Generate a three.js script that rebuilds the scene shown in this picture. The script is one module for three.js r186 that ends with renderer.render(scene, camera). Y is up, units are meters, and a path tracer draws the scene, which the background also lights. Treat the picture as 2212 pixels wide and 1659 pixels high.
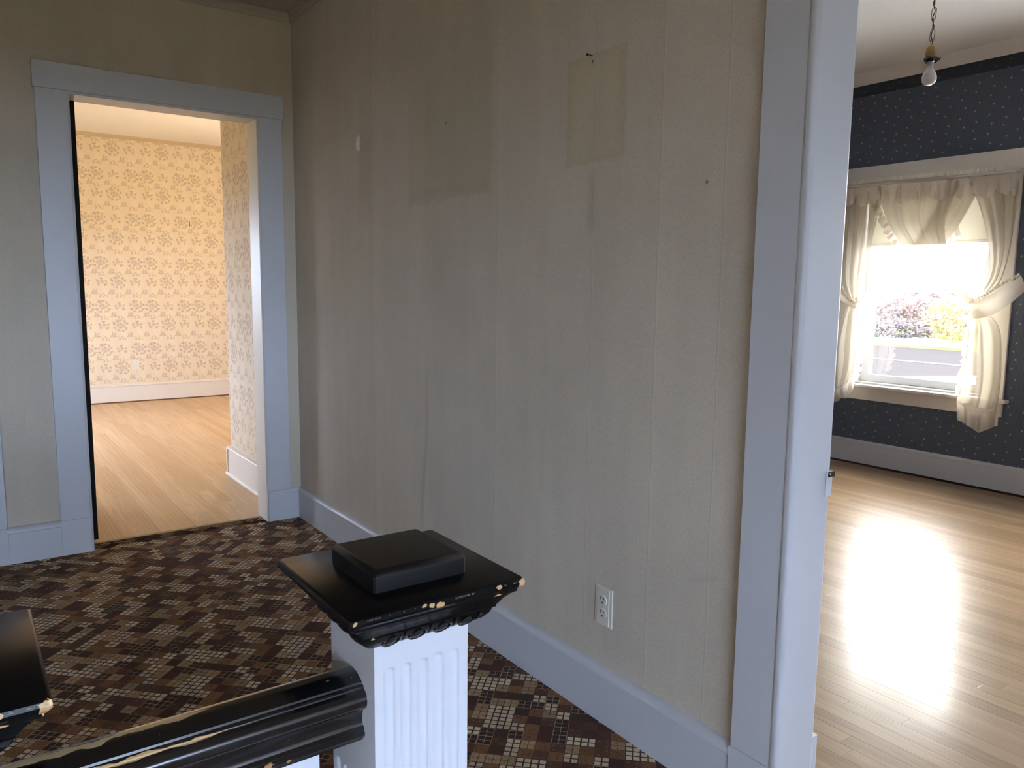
import * as THREE from 'three';
import { mergeGeometries, mergeVertices, toCreasedNormals } from 'three/addons/utils/BufferGeometryUtils.js';
import { RoundedBoxGeometry } from 'three/addons/geometries/RoundedBoxGeometry.js';
import { createNoise2D } from 'simplex-noise';

// ------------------------------------------------------------------ camera, sky, exposure
const scene = new THREE.Scene();
const camera = new THREE.PerspectiveCamera(2 * Math.atan(829.5 / 1675.8) * 180 / Math.PI, 2212 / 1659, 0.02, 400);
camera.position.set(-1.454, 1.2377, 3.9873);
camera.rotation.order = 'YXZ';
camera.rotation.set(-0.1231, -0.6201, 0.0112);
const renderer = new THREE.WebGLRenderer({ antialias: true });
renderer.toneMapping = THREE.LinearToneMapping;
renderer.toneMappingExposure = 1.0;
renderer.shadowMap.enabled = true;
renderer.shadowMap.type = THREE.PCFSoftShadowMap;

// thin bright haze: near white towards the hidden sun (east, +x), pale blue away from it
const SKY = 27;
{
  const W = 256, H = 128, d = new Float32Array(W * H * 4), sun = new THREE.Vector3(0.80, 0.52, -0.28).normalize();
  for (let j = 0; j < H; j++) for (let i = 0; i < W; i++) {
    const up = ((j + 0.5) / H - 0.5) * Math.PI, ro = ((i + 0.5) / W - 0.5) * 2 * Math.PI;
    const x = Math.cos(ro) * Math.cos(up), y = Math.sin(up), z = Math.sin(ro) * Math.cos(up);
    const c = x * sun.x + y * sun.y + z * sun.z, w = Math.pow(0.5 + 0.5 * c, 2.2), g = Math.pow(Math.max(0, c), 14), hz = Math.exp(-Math.max(0, y) * 3.5);
    const k = 0.78 + 0.55 * w + 1.0 * g;
    const r = (0.56 + 0.46 * w + 0.05 * hz) * k, gg = (0.76 + 0.25 * w + 0.03 * hz) * k, b = (1.20 - 0.20 * w - 0.06 * hz) * k, o = (j * W + i) * 4;
    d[o] = r * SKY; d[o + 1] = gg * SKY; d[o + 2] = b * SKY; d[o + 3] = 1;
  }
  const t = new THREE.DataTexture(d, W, H, THREE.RGBAFormat, THREE.FloatType);
  t.mapping = THREE.EquirectangularReflectionMapping; t.magFilter = t.minFilter = THREE.LinearFilter; t.needsUpdate = true;
  scene.background = t; scene.environment = t;
}

// ------------------------------------------------------------------ helpers
let seed = 7;
const rnd = () => { seed = (seed + 0x6d2b79f5) | 0; let t = Math.imul(seed ^ (seed >>> 15), 1 | seed); t = (t + Math.imul(t ^ (t >>> 7), 61 | t)) ^ t; return ((t ^ (t >>> 14)) >>> 0) / 4294967296; };
const rr = (a, b) => a + (b - a) * rnd();
const noise2 = createNoise2D(rnd);
const fbm = (x, y, n = 4) => { let s = 0, a = 0.5; for (let i = 0; i < n; i++, a *= 0.5, x *= 2.03, y *= 2.03) s += a * noise2(x, y); return s; };
const sm = (a, b, x) => { const t = Math.min(1, Math.max(0, (x - a) / (b - a))); return t * t * (3 - 2 * t); };
const clamp = (x, a = 0, b = 1) => Math.min(b, Math.max(a, x));
const used = {};
const numbered = (n) => { const k = used[n] = (used[n] ?? -1) + 1; return k ? n + '_' + String(k).padStart(3, '0') : n; };
function shadow(m) { m.castShadow = m.receiveShadow = true; return m; }
function geoOf(g) { return Array.isArray(g) ? mergeGeometries(g.map((q) => { const h = q.index ? q.toNonIndexed() : q.clone(); for (const k of Object.keys(h.attributes)) if (!['position', 'normal', 'uv'].includes(k)) h.deleteAttribute(k); return h; })) : g; }
function mesh(name, g, m, parent) {
  const o = shadow(new THREE.Mesh(geoOf(g), m));
  o.name = parent ? name : numbered(name);
  (parent ?? scene).add(o);
  return o;
}
const partCount = new Map();
function part(name, g, m, parent) {   // parts take numbers within their own parent
  let c = partCount.get(parent); if (!c) partCount.set(parent, c = {}); const k = c[name] = (c[name] ?? -1) + 1;
  return mesh(k ? name + '_' + String(k).padStart(3, '0') : name, g, m, parent);
}
function struct(name, g, m) { const o = mesh(name, g, m); o.userData.kind = 'structure'; return o; }
function structGroup(name) { const o = new THREE.Group(); o.name = numbered(name); o.userData.kind = 'structure'; scene.add(o); return o; }
function thing(name, label, category, pos = [0, 0, 0], group) {
  const o = new THREE.Group(); o.name = numbered(name); o.position.set(...pos); scene.add(o);
  o.userData.label = label; o.userData.category = category; if (group) o.userData.group = group;
  return o;
}
// axis box from corner to corner, uv in metres
function boxUV(g) {
  const p = g.attributes.position, n = g.attributes.normal, uv = new Float32Array(p.count * 2);
  for (let i = 0; i < p.count; i++) {
    const ax = Math.abs(n.getX(i)), ay = Math.abs(n.getY(i)), az = Math.abs(n.getZ(i));
    const [u, v] = ax >= ay && ax >= az ? [p.getZ(i), p.getY(i)] : ay >= az ? [p.getX(i), p.getZ(i)] : [p.getX(i), p.getY(i)];
    uv[2 * i] = u; uv[2 * i + 1] = v;
  }
  g.setAttribute('uv', new THREE.BufferAttribute(uv, 2));
  return g;
}
function bx(x0, x1, y0, y1, z0, z1, r = 0) {
  const w = Math.abs(x1 - x0), h = Math.abs(y1 - y0), d = Math.abs(z1 - z0);
  const g = r ? new RoundedBoxGeometry(w, h, d, 2, Math.min(r, w / 2.01, h / 2.01, d / 2.01)) : new THREE.BoxGeometry(w, h, d);
  g.translate((x0 + x1) / 2, (y0 + y1) / 2, (z0 + z1) / 2);
  return boxUV(g);
}
// a profile [[out, up], ...] swept straight along x or z; out is measured from `at` in direction `dir`
function sweep(profile, axis, a, b, at, dir) {
  const s = new THREE.Shape(profile.map(([o, u]) => new THREE.Vector2(o, u)));
  const g = new THREE.ExtrudeGeometry(s, { depth: Math.abs(b - a), bevelEnabled: false });
  const p = g.attributes.position, lo = Math.min(a, b);
  for (let i = 0; i < p.count; i++) {
    const o = p.getX(i), u = p.getY(i), l = lo + p.getZ(i);
    if (axis === 'z') p.setXYZ(i, at + dir * o, u, l); else p.setXYZ(i, l, u, at + dir * o);
  }
  const flip = axis === 'z' ? dir < 0 : dir > 0;
  if (flip) { const q = g.index ? g.toNonIndexed() : g; const a3 = q.attributes.position.array; for (let i = 0; i < a3.length; i += 9) for (let k = 0; k < 3; k++) { const t = a3[i + 3 + k]; a3[i + 3 + k] = a3[i + 6 + k]; a3[i + 6 + k] = t; } q.computeVertexNormals(); return boxUV(toCreasedNormals(q, 0.6)); }
  g.computeVertexNormals();
  return boxUV(toCreasedNormals(g, 0.6));
}
function grid(nu, nv, f, uvf) {       // parametric sheet
  const pos = [], uv = [], idx = [];
  for (let j = 0; j <= nv; j++) for (let i = 0; i <= nu; i++) {
    const u = i / nu, v = j / nv, p = f(u, v); pos.push(...p); uv.push(...(uvf ? uvf(u, v, p) : [u, v]));
    if (i < nu && j < nv) { const a = j * (nu + 1) + i, b = a + 1, c = a + nu + 1, d = c + 1; idx.push(a, b, d, a, d, c); }
  }
  const g = new THREE.BufferGeometry();
  g.setAttribute('position', new THREE.Float32BufferAttribute(pos, 3)); g.setAttribute('uv', new THREE.Float32BufferAttribute(uv, 2));
  g.setIndex(idx); g.computeVertexNormals();
  return g;
}
function tube(pts, r, seg = 40, rad = 8, closed = false) { return new THREE.TubeGeometry(new THREE.CatmullRomCurve3(pts.map((p) => new THREE.Vector3(...p)), closed), seg, r, rad, closed); }

// ------------------------------------------------------------------ textures
function dataTex(w, h, f, srgb, rx, ry) {     // f(x, y) -> [r, g, b] 0..255; row 0 is v = 0
  const a = new Uint8Array(w * h * 4);
  for (let y = 0, o = 0; y < h; y++) for (let x = 0; x < w; x++, o += 4) { const c = f(x, y); a[o] = clamp(c[0], 0, 255); a[o + 1] = clamp(c[1], 0, 255); a[o + 2] = clamp(c[2], 0, 255); a[o + 3] = 255; }
  const t = new THREE.DataTexture(a, w, h, THREE.RGBAFormat);
  return finish(t, srgb, rx, ry);
}
function finish(t, srgb, rx = 1, ry = 1) { t.wrapS = t.wrapT = THREE.RepeatWrapping; t.magFilter = THREE.LinearFilter; t.minFilter = THREE.LinearMipmapLinearFilter; t.generateMipmaps = true; if (srgb) t.colorSpace = THREE.SRGBColorSpace; t.repeat.set(rx, ry); t.needsUpdate = true; return t; }
function canvasTex(w, h, draw, srgb, rx, ry) { const c = document.createElement('canvas'); c.width = w; c.height = h; draw(c.getContext('2d'), w, h); return finish(new THREE.CanvasTexture(c), srgb, rx, ry); }

// aged tan grass-cloth paper on the long wall: one map for the whole wall, z 0..3 m, y 0..2.6 m
const TW = 2048, TH = 1776;
const fibre = (z, y) => 0.55 * noise2(z * 420, y * 60) + 0.6 * noise2(z * 190 + 7, y * 230) + 0.3 * noise2(z * 60, y * 500);
function rectMask(z, y, z0, z1, y0, y1, soft, rag) { const q = rag * fbm(z * 22, y * 22, 3); return sm(-soft, soft, Math.min(z - z0 + q, z1 - z + q, y - y0 + q, y1 - y + q)); }
const seams = [0.462, 0.93, 1.394, 1.857, 2.328, 2.579, 2.782];
function tanAt(z, y, stains) {
  const f = fibre(z, y), blot = fbm(z * 1.7 + 3, y * 1.3, 4), streak = fbm(z * 9, y * 0.8 + 11, 3);
  let r = 212, g = 202, b = 184, k = 1 + 0.055 * f + 0.035 * blot + 0.018 * streak;
  if (stains) {
    for (const s of seams) { const dz = z - s - 0.0016 * noise2(y * 3, s * 9); if (Math.abs(dz) < 0.02) k *= 1 - 0.07 * Math.exp(-Math.pow(dz / 0.0014, 2)) + 0.035 * Math.exp(-Math.pow((dz - 0.004) / 0.0022, 2)); }
    const strip = seams.filter((s) => z > s).length; k *= 1 + [0, -0.012, 0.01, -0.006, 0.004, -0.005, 0.006, -0.004][strip];
    // two pale-edged ghosts where pictures hung, a tall one and a larger darker one, and a run of brown drips
    const a = rectMask(z, y, 2.205, 2.447, 1.584, 1.873, 0.007, 0.008), ai = rectMask(z, y, 2.225, 2.425, 1.603, 1.853, 0.02, 0.02);
    k *= 1 - 0.022 * a - 0.035 * (a - ai); b *= 1 - 0.05 * a; r *= 1 + 0.01 * a;
    const c = rectMask(z, y, 1.256, 1.822, 1.552, 2.2, 0.02, 0.02) * sm(2.2, 1.75, y); k *= 1 - 0.045 * c; b *= 1 - 0.04 * c;
    const c2 = rectMask(z, y, 1.256, 1.80, 1.552, 1.60, 0.01, 0.01); k *= 1 - 0.02 * c2;
    const e = rectMask(z, y, 0.78, 0.90, 1.50, 1.84, 0.01, 0.01); k *= 1 - 0.02 * e; b *= 1 - 0.02 * e;
    const dr = Math.exp(-Math.pow((z - 2.325 - 0.006 * noise2(y * 9, 2)) / 0.016, 2)) * sm(1.38, 1.42, y) * sm(1.57, 1.53, y); k *= 1 - 0.06 * dr;
    const pe = Math.exp(-Math.pow((z - 1.385 + 0.04 * sm(0.75, 0.3, y)) / 0.012, 2)) * sm(0.25, 0.4, y) * sm(1.1, 0.7, y); k *= 1 - 0.07 * pe;
    for (const [nz, ny] of [[2.313, 1.853], [1.53, 1.815], [2.73, 1.49]]) k *= 1 - 0.6 * Math.exp(-((z - nz) ** 2 + (y - ny) ** 2) / 0.000012);
  }
  return [r * k, g * k, b * k];
}
const tanMap = dataTex(TW, TH, (x, y) => tanAt((x + 0.5) / TW * 3, (y + 0.5) / TH * 2.6, true), true, 1 / 3, 1 / 2.6);
const tanBump = dataTex(1024, 1024, (x, y) => { const f = 128 + 60 * fibre(x / 1024, y / 1024); return [f, f, f]; }, false);
const tanTile = dataTex(1024, 1024, (x, y) => { const z = x / 1024 * 1.4, w = y / 1024 * 1.4; const e = sm(0, 90, Math.min(x, 1023 - x, y, 1023 - y)); const a = tanAt(z + 20, w + 9, false); return a.map((v, i) => v * e + (1 - e) * [212, 202, 184][i]); }, true, 1 / 1.4, 1 / 1.4);

// pink paper with grey flower sprigs: one repeat is 0.57 m wide, 0.46 m tall
function sprig(c, x, y, s, big) {
  const pick = (l) => l[(rnd() * l.length) | 0], leaf = (px, py, a, l, w, col) => { c.beginPath(); c.ellipse(px + Math.cos(a) * l / 2, py + Math.sin(a) * l / 2, l / 2, w / 2, a, 0, 7); c.fillStyle = col; c.fill(); };
  const green = ['#c6b492', '#baa988', '#cdba98', '#bfad8e'], dark = ['#a08e74', '#a8977c'], grey = ['#cbb9a6', '#bfae9e', '#d4c2ae'];
  const fan = (px, py, a, l) => { for (const d of [-0.75, 0, 0.75]) leaf(px, py, a + d + rr(-0.15, 0.15), l * rr(0.8, 1.1), l * 0.42, pick(green)); if (rnd() < 0.7) leaf(px, py, a + rr(-0.4, 0.4), l * 0.7, l * 0.14, pick(dark)); };
  c.strokeStyle = '#b5a386'; c.lineWidth = s * 0.022;
  for (const [dx, dy] of big ? [[-0.5, 0.2], [0.5, 0.28], [-0.3, 0.5], [0.2, 0.52], [0.55, -0.1], [-0.55, -0.12]] : [[-0.5, 0.05], [0.5, 0.02], [0.45, 0.36], [-0.35, 0.34], [0.1, 0.4]]) { c.beginPath(); c.moveTo(x, y); c.quadraticCurveTo(x + dx * s * 0.5, y + dy * s * 0.2, x + dx * s * 0.8, y + dy * s * 0.8); c.stroke(); }
  if (big) { for (const [dx, dy, a] of [[0, -0.34, -1.57], [-0.42, -0.16, 3.0], [0.42, -0.14, 0.1], [-0.22, -0.30, -2.4], [0.24, -0.28, -0.7], [-0.36, 0.2, 2.6], [0.36, 0.24, 0.5], [-0.14, 0.36, 2.0], [0.16, 0.38, 1.1]]) fan(x + dx * s, y + dy * s, a + rr(-0.2, 0.2), s * rr(0.2, 0.27)); }
  else { for (const [dx, dy, a] of [[0, -0.22, -1.57], [-0.28, -0.06, 3.1], [0.3, -0.06, 0.05], [0.26, 0.22, 0.6], [-0.2, 0.2, 2.5]]) fan(x + dx * s, y + dy * s, a + rr(-0.2, 0.2), s * rr(0.22, 0.3)); }
  for (let i = 0; i < (big ? 9 : 3); i++) { const a = i * 2.4, d = s * (big ? 0.1 + 0.026 * i : 0.12), px = x + Math.cos(a) * d, py = y + Math.sin(a) * d * 0.85, q = s * rr(0.07, 0.1); for (let k = 0; k < 5; k++) { c.beginPath(); c.ellipse(px + Math.cos(k * 1.257 + i) * q, py + Math.sin(k * 1.257 + i) * q, q * 0.72, q * 0.52, k * 1.257 + i, 0, 7); c.fillStyle = grey[(k + i) % 3]; c.fill(); } c.beginPath(); c.arc(px, py, q * 0.45, 0, 7); c.fillStyle = i % 2 ? '#f2e8d6' : '#a89880'; c.fill(); }
}
function twig(c, x, y, s) { for (let i = 0; i < 9; i++) { const a = i * 2.4 + 0.5, d = 0.12 + 0.035 * i; c.beginPath(); c.ellipse(x + Math.cos(a) * s * d * 1.5, y + Math.sin(a) * s * d * 0.7, s * 0.13, s * 0.065, a * 0.5 - 0.4, 0, 7); c.fillStyle = ['#c6b492', '#bcab8a', '#cfbd9c'][i % 3]; c.fill(); } }
function roseBud(c, x, y, s) { for (let k = 0; k < 7; k++) { c.beginPath(); c.ellipse(x + Math.cos(k * 0.9) * s * 0.27, y + Math.sin(k * 0.9) * s * 0.25, s * 0.2, s * 0.13, k * 0.9 + 1.2, 0, 7); c.fillStyle = ['#cdb9a2', '#bfab96', '#d3c0a8'][k % 3]; c.fill(); } c.beginPath(); c.arc(x, y, s * 0.17, 0, 7); c.fillStyle = '#dccab0'; c.fill(); c.strokeStyle = '#b3a088'; c.lineWidth = s * 0.03; c.beginPath(); c.arc(x, y, s * 0.16, 0.4, 4.4); c.stroke(); for (const [a, d] of [[-1.9, 0.5], [-0.9, 0.5], [2.6, 0.52], [0.4, 0.5]]) { c.beginPath(); c.ellipse(x + Math.cos(a) * s * d, y + Math.sin(a) * s * d, s * 0.15, s * 0.08, a + 0.6, 0, 7); c.fillStyle = '#bdab8b'; c.fill(); } }
const pinkMap = canvasTex(1140, 1080, (c, w, h) => {
  c.fillStyle = '#ecdcc0'; c.fillRect(0, 0, w, h);
  for (let i = 0; i < 6; i++) { c.fillStyle = i % 2 ? 'rgba(244,228,208,0.32)' : 'rgba(230,206,190,0.28)'; c.fillRect(i * w / 6, 0, w / 6 * (i % 2 ? 0.62 : 0.9), h); }
  const P = w / 3, put = (f, x, y, ...a) => { for (const dx of [-w, 0, w]) for (const dy of [-h, 0, h]) if (x + dx > -260 && x + dx < w + 260 && y + dy > -260 && y + dy < h + 260) { const s0 = seed; f(c, x + dx, y + dy, ...a); seed = s0; } rnd(); rnd(); };
  const A = 190, B = A + 0.565 * h;
  for (let i = 0; i < 3; i++) {
    put(roseBud, P * (i + 0.06), A + 0.24 * h, 140); put(roseBud, P * (i + 0.12), A + 0.77 * h, 140);
    put(twig, P * (i + 0.55), A + 0.32 * h, 200); put(twig, P * (i + 0.55), A + 0.83 * h, 190);
  }
  put(sprig, P * 0.5, A, 245, false); put(sprig, P * 1.5, A, 245, false); put(sprig, P * 2.5, A + 10, 290, true);
  put(sprig, P * 0.55, B, 290, true); put(sprig, P * 1.5, B, 290, true); put(sprig, P * 2.5, B - 10, 245, false);
  c.fillStyle = 'rgba(236,220,192,0.30)'; c.fillRect(0, 0, w, h);
}, true, 1 / 0.47, 1 / 0.445);

// navy paper, fine vertical stripes and columns of tiny pale flowers; repeat 0.34 m x 0.34 m
const navyMap = canvasTex(768, 768, (c, w, h) => {
  c.fillStyle = '#525a68'; c.fillRect(0, 0, w, h);
  for (let i = 0; i < 96; i++) { c.fillStyle = ['rgba(34,40,56,0.55)', 'rgba(96,106,130,0.22)', 'rgba(46,52,66,0.4)', 'rgba(84,90,92,0.15)'][i % 4]; c.fillRect(i * 8, 0, 3 + (i * 7) % 4, h); }
  for (let k = 0; k < 4; k++) { c.fillStyle = 'rgba(104,106,98,0.34)'; c.fillRect(k * 192 + 20, 0, 4, h); c.fillRect(k * 192 + 34, 0, 2, h); }
  for (let k = 0; k < 4; k++) for (let j = 0; j < 6; j++) {
    const x = k * 192 + 112 + (j % 2 ? 24 : -24) + rr(-14, 14), y = j * 128 + 40 + (k % 2) * 64 + rr(-16, 16), s = rr(6.5, 10);
    c.strokeStyle = 'rgba(84,88,72,0.8)'; c.lineWidth = 3; c.beginPath(); c.moveTo(x, y); c.quadraticCurveTo(x + 16 * (j % 2 ? -1 : 1), y + 40, x - 20 * (j % 2 ? 1 : -1), y + 92); c.stroke();
    for (let q = 0; q < 5; q++) { c.beginPath(); c.arc(x + Math.cos(q * 1.257) * s, y + Math.sin(q * 1.257) * s, s * 0.62, 0, 7); c.fillStyle = ['#a3a49b', '#8f9292', '#b0a99b'][(q + j) % 3]; c.fill(); }
    c.beginPath(); c.arc(x, y, s * 0.5, 0, 7); c.fillStyle = '#b9ab8c'; c.fill();
    for (let q = 0; q < 4; q++) { c.beginPath(); c.arc(x + rr(-34, 34), y + rr(-50, 50), 3, 0, 7); c.fillStyle = 'rgba(120,118,106,0.8)'; c.fill(); }
  }
}, true, 1 / 0.34, 1 / 0.34);

// carpet of small squares, 24 x 24 cells of 40 mm, laid at forty-five degrees
const CELL = 0.0405, NC = 24;
const cellKind = (() => {
  const a = []; const r0 = rnd;
  for (let j = 0; j < NC; j++) for (let i = 0; i < NC; i++) {
    const n = Math.sin((i * 2 + j) * Math.PI / 4) * 0.35 + Math.sin((i - j * 2) * Math.PI / 6) * 0.35 + (r0() - 0.5) * 1.5;
    a.push(n > 0.42 ? 0 : n > 0.12 ? 1 : n > -0.1 ? 2 : n > -0.32 ? 3 : n > -0.6 ? 4 : 5);
  }
  return a;
})();
const carpetMap = canvasTex(2048, 2048, (c, w) => {
  const s = w / NC; c.fillStyle = '#3c261c'; c.fillRect(0, 0, w, w);
  for (let j = 0; j < NC; j++) for (let i = 0; i < NC; i++) {
    const k = cellKind[j * NC + i], x = i * s, y = j * s, q = s / 2, jit = rr(0.9, 1.08), col = (r, g, b) => `rgb(${(r * jit) | 0},${(g * jit) | 0},${(b * jit) | 0})`;
    if (k === 0) { for (let m = 0; m < 4; m++) { c.fillStyle = col(222, 200, 168); c.fillRect(x + (m % 2) * q + q * 0.10, y + (m >> 1) * q + q * 0.10, q * 0.80, q * 0.80); } if (rnd() < 0.5) { c.fillStyle = 'rgba(60,40,28,0.75)'; for (let m = 0; m < 5; m++) c.fillRect(x + rr(0.15, 0.8) * s, y + s * 0.47 + rr(-3, 3), 6, 4); } }
    else if (k === 1) { c.fillStyle = col(178, 146, 108); c.fillRect(x + 2, y + 2, s - 4, s - 4); c.fillStyle = 'rgba(60,38,26,0.8)'; c.fillRect(x + q - 2, y, 4, s); c.fillRect(x, y + q - 2, s, 3); for (let m = 0; m < 26; m++) { c.fillStyle = rnd() < 0.5 ? 'rgba(70,44,30,0.55)' : 'rgba(190,165,128,0.55)'; c.fillRect(x + rnd() * s * 0.92, y + rnd() * s * 0.92, 6, 5); } }
    else if (k === 2) { c.fillStyle = col(132, 92, 58); c.fillRect(x, y, s, s); for (let m = 0; m < 30; m++) { c.fillStyle = rnd() < 0.5 ? 'rgba(60,36,22,0.6)' : 'rgba(134,98,60,0.6)'; c.fillRect(x + rnd() * s * 0.92, y + rnd() * s * 0.92, 6, 6); } }
    else if (k === 3) { c.fillStyle = col(94, 60, 42); c.fillRect(x, y, s, s); for (let m = 0; m < 4; m++) { c.fillStyle = 'rgba(150,124,92,0.55)'; if (rnd() < 0.5) c.fillRect(x + (m % 2) * q + q * 0.3, y + (m >> 1) * q + q * 0.3, q * 0.38, q * 0.3); } }
    else if (k === 4) { c.strokeStyle = col(204, 174, 132); c.lineWidth = 3.4; c.strokeRect(x + 1, y + 1, s - 2, s - 2); c.beginPath(); c.moveTo(x + q, y); c.lineTo(x + q, y + s); c.moveTo(x, y + q); c.lineTo(x + s, y + q); c.stroke(); }
    else { c.fillStyle = col(76, 46, 34); c.fillRect(x, y, s, s); }
  }
  const im = c.getImageData(0, 0, w, w), d = im.data;
  for (let i = 0; i < d.length; i += 4) { const k = 0.8 + 0.4 * rnd(); d[i] = clamp(d[i] * k, 0, 255); d[i + 1] = clamp(d[i + 1] * k, 0, 255); d[i + 2] = clamp(d[i + 2] * k, 0, 255); }
  c.putImageData(im, 0, 0);
}, true, 1 / (NC * CELL), 1 / (NC * CELL));
carpetMap.rotation = Math.PI / 4;
const pileBump = dataTex(512, 512, () => { const k = 255 * rnd(); return [k, k, k]; }, false, 3, 3);

// strip oak: grain runs along v
const oakTex = dataTex(512, 1024, (x, y) => {
  const u = x / 512, v = y / 1024, g = fbm(u * 16 + fbm(u * 2, v * 2, 2) * 1.2, v * 1.6, 4), p = noise2(u * 150, v * 9), sp = noise2(u * 60, v * 3.2 + 9);
  const e = sm(0, 0.06, Math.min(v, 1 - v));
  const k = 1 + e * (0.10 * g + 0.045 * p - 0.07 * Math.max(0, sp - 0.45));
  return [214 * k, 182 * (k + 0.01 * g), 142 * (k + 0.03 * g)];
}, true);
const oakBump = dataTex(512, 512, (x, y) => { const u = x / 512, v = y / 512, k = 128 + 34 * fbm(u * 9, v * 3, 3) + 16 * noise2(u * 90, v * 14); return [k, k, k]; }, false);
const paintBump = dataTex(512, 512, (x, y) => { const u = x / 512, v = y / 512, k = 128 + 50 * fbm(u * 14, v * 5, 3) + 18 * noise2(u * 120, v * 30); return [k, k, k]; }, false, 2, 2);
const plasterBump = dataTex(512, 512, (x, y) => { const k = 128 + 70 * fbm(x / 512 * 16, y / 512 * 16, 3); return [k, k, k]; }, false, 1.4, 1.4);

// ------------------------------------------------------------------ materials
const std = (o) => new THREE.MeshStandardMaterial(o), phy = (o) => new THREE.MeshPhysicalMaterial(o);
const M = {
  tan: std({ map: tanMap, bumpMap: tanBump, bumpScale: 0.0007, roughness: 0.85 }),
  tanPlain: std({ map: tanTile, bumpMap: tanBump, bumpScale: 0.0007, roughness: 0.85 }),
  pink: std({ map: pinkMap, roughness: 0.72 }),
  navy: std({ map: navyMap, roughness: 0.7 }),
  newelWhite: std({ color: 0xd6d9de, roughness: 0.34, bumpMap: paintBump, bumpScale: 0.0002 }),
  white: std({ color: 0xd6d9de, roughness: 0.34, bumpMap: paintBump, bumpScale: 0.0003 }),
  cream: std({ color: 0xebe6da, roughness: 0.36, bumpMap: paintBump, bumpScale: 0.0003 }),
  ceiling: std({ color: 0xf0ece4, roughness: 0.9, bumpMap: plasterBump, bumpScale: 0.0006 }),
  hallCeil: std({ color: 0xbdb2a6, roughness: 0.9, bumpMap: plasterBump, bumpScale: 0.0006 }),
  carpet: std({ map: carpetMap, bumpMap: pileBump, bumpScale: 0.002, roughness: 1 }),
  subfloor: std({ color: 0x3a281a, roughness: 0.9 }),
  black: phy({ color: 0x0b0b0d, roughness: 0.4, specularIntensity: 0.75, clearcoat: 0.12, clearcoatRoughness: 0.1, bumpMap: paintBump, bumpScale: 0.0004 }),
  darkEdge: std({ color: 0x0c0808, roughness: 0.8 }),
  bare: std({ color: 0xc9a877, roughness: 0.7 }),
  ivory: std({ color: 0xe6e2d4, roughness: 0.35 }),
  slot: std({ color: 0x1a1916, roughness: 0.6 }),
  metal: std({ color: 0xb9b6ae, roughness: 0.35, metalness: 1 }),
  brass: std({ color: 0x8d764a, roughness: 0.48, metalness: 0.85 }),
  chain: std({ color: 0x6a5538, roughness: 0.5, metalness: 0.8 }),
  dark: std({ color: 0x2b2b2c, roughness: 0.4, metalness: 0.6 }),
  bulb: phy({ color: 0xefe9e2, roughness: 0.22, transmission: 0.35, thickness: 0 }),
  glass: phy({ color: 0xffffff, roughness: 0.0, transmission: 1, thickness: 0, ior: 1.5 }),
  sheer: phy({ color: 0xcbbfa9, roughness: 0.95, transmission: 0.3, thickness: 0, side: THREE.DoubleSide, transparent: true, opacity: 0.8 }),
  valance: phy({ color: 0xf6f0e6, roughness: 0.95, transmission: 0.62, thickness: 0, side: THREE.DoubleSide }),
  sheerEdge: phy({ color: 0xd9cdba, roughness: 0.95, transmission: 0.38, thickness: 0, side: THREE.DoubleSide, transparent: true, opacity: 0.92 }),
  shade: phy({ color: 0xe2ded2, roughness: 0.95, transmission: 0.17, thickness: 0, side: THREE.DoubleSide }),
  asphalt: phy({ specularIntensity: 0, color: 0x34302d, roughness: 0.9 }),
  concrete: phy({ specularIntensity: 0, color: 0xe4e1d9, roughness: 0.9 }),
  grass: phy({ specularIntensity: 0, color: 0x57652c, roughness: 1 }),
  gravel: phy({ specularIntensity: 0, color: 0x45402a, roughness: 1 }),
};
const oak = [0xa8a49f, 0xa09a92, 0x9a9289, 0xa59f97, 0x948c81].map((c, i) => { const m = oakTex.clone(), b = oakBump.clone(); m.offset.set(i * 0.21, i * 0.37); m.needsUpdate = true; return phy({ map: m, color: c, roughness: 0.36, bumpMap: b, bumpScale: 0.0006, clearcoat: 0.28, clearcoatRoughness: 0.17, specularIntensity: 0.3 }); });

// ------------------------------------------------------------------ structure
const D = 3.80;
// hall: x -2.6..0, z 0..6.4; pink room behind it; blue room beyond the long wall
const OP = { x0: -1.0, x1: -0.19, top: 2.054 };               // doorway to the pink room
const HO = { z0: 3.02, z1: 4.25, top: 2.054 };                 // opening to the blue room
struct('wall_back', [bx(-2.6, OP.x0 - 0.018, -0.02, 2.75, -0.07, 0), bx(OP.x1 + 0.018, 0.06, -0.02, 2.75, -0.07, 0), bx(OP.x0 - 0.018, OP.x1 + 0.018, OP.top + 0.018, 2.75, -0.07, 0)], M.tanPlain);
struct('wall_right', [bx(0, 0.06, -0.02, 2.75, 0, HO.z0 - 0.03), bx(0, 0.06, HO.top + 0.03, 2.75, HO.z0 - 0.03, HO.z1 + 0.03), bx(0, 0.06, -0.5, 2.75, HO.z1 + 0.03, 8.1)], M.tan);
struct('wall_left', [bx(-2.72, -2.6, -0.6, 2.75, -0.07, 3.3), bx(-4.22, -4.1, -0.6, 2.75, 3.2, 8.1), bx(-4.22, -2.72, -0.6, 2.75, 3.2, 3.3)], M.tanPlain);
struct('ceiling', [bx(-2.72, 0, 2.585, 2.75, -0.07, 3.2), bx(-4.22, 0, 2.585, 2.75, 3.2, 8.1)], M.hallCeil);
struct('floor', [bx(-2.72, -0.0, -0.12, 0, -0.085, 3.14), bx(-0.88, 0, -0.12, 0, 3.14, 8), bx(OP.x0, OP.x1, -0.12, 0, -0.09, 0)], M.carpet);
struct('floor', bx(-4.22, -0.88, -0.5, -0.38, 3.0, 8), M.carpet);
struct('wall_landing', [bx(-2.6, -0.88, -0.38, -0.12, 3.12, 3.14), bx(-0.9, -0.88, -0.38, -0.12, 3.14, 8)], M.white);

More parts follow.
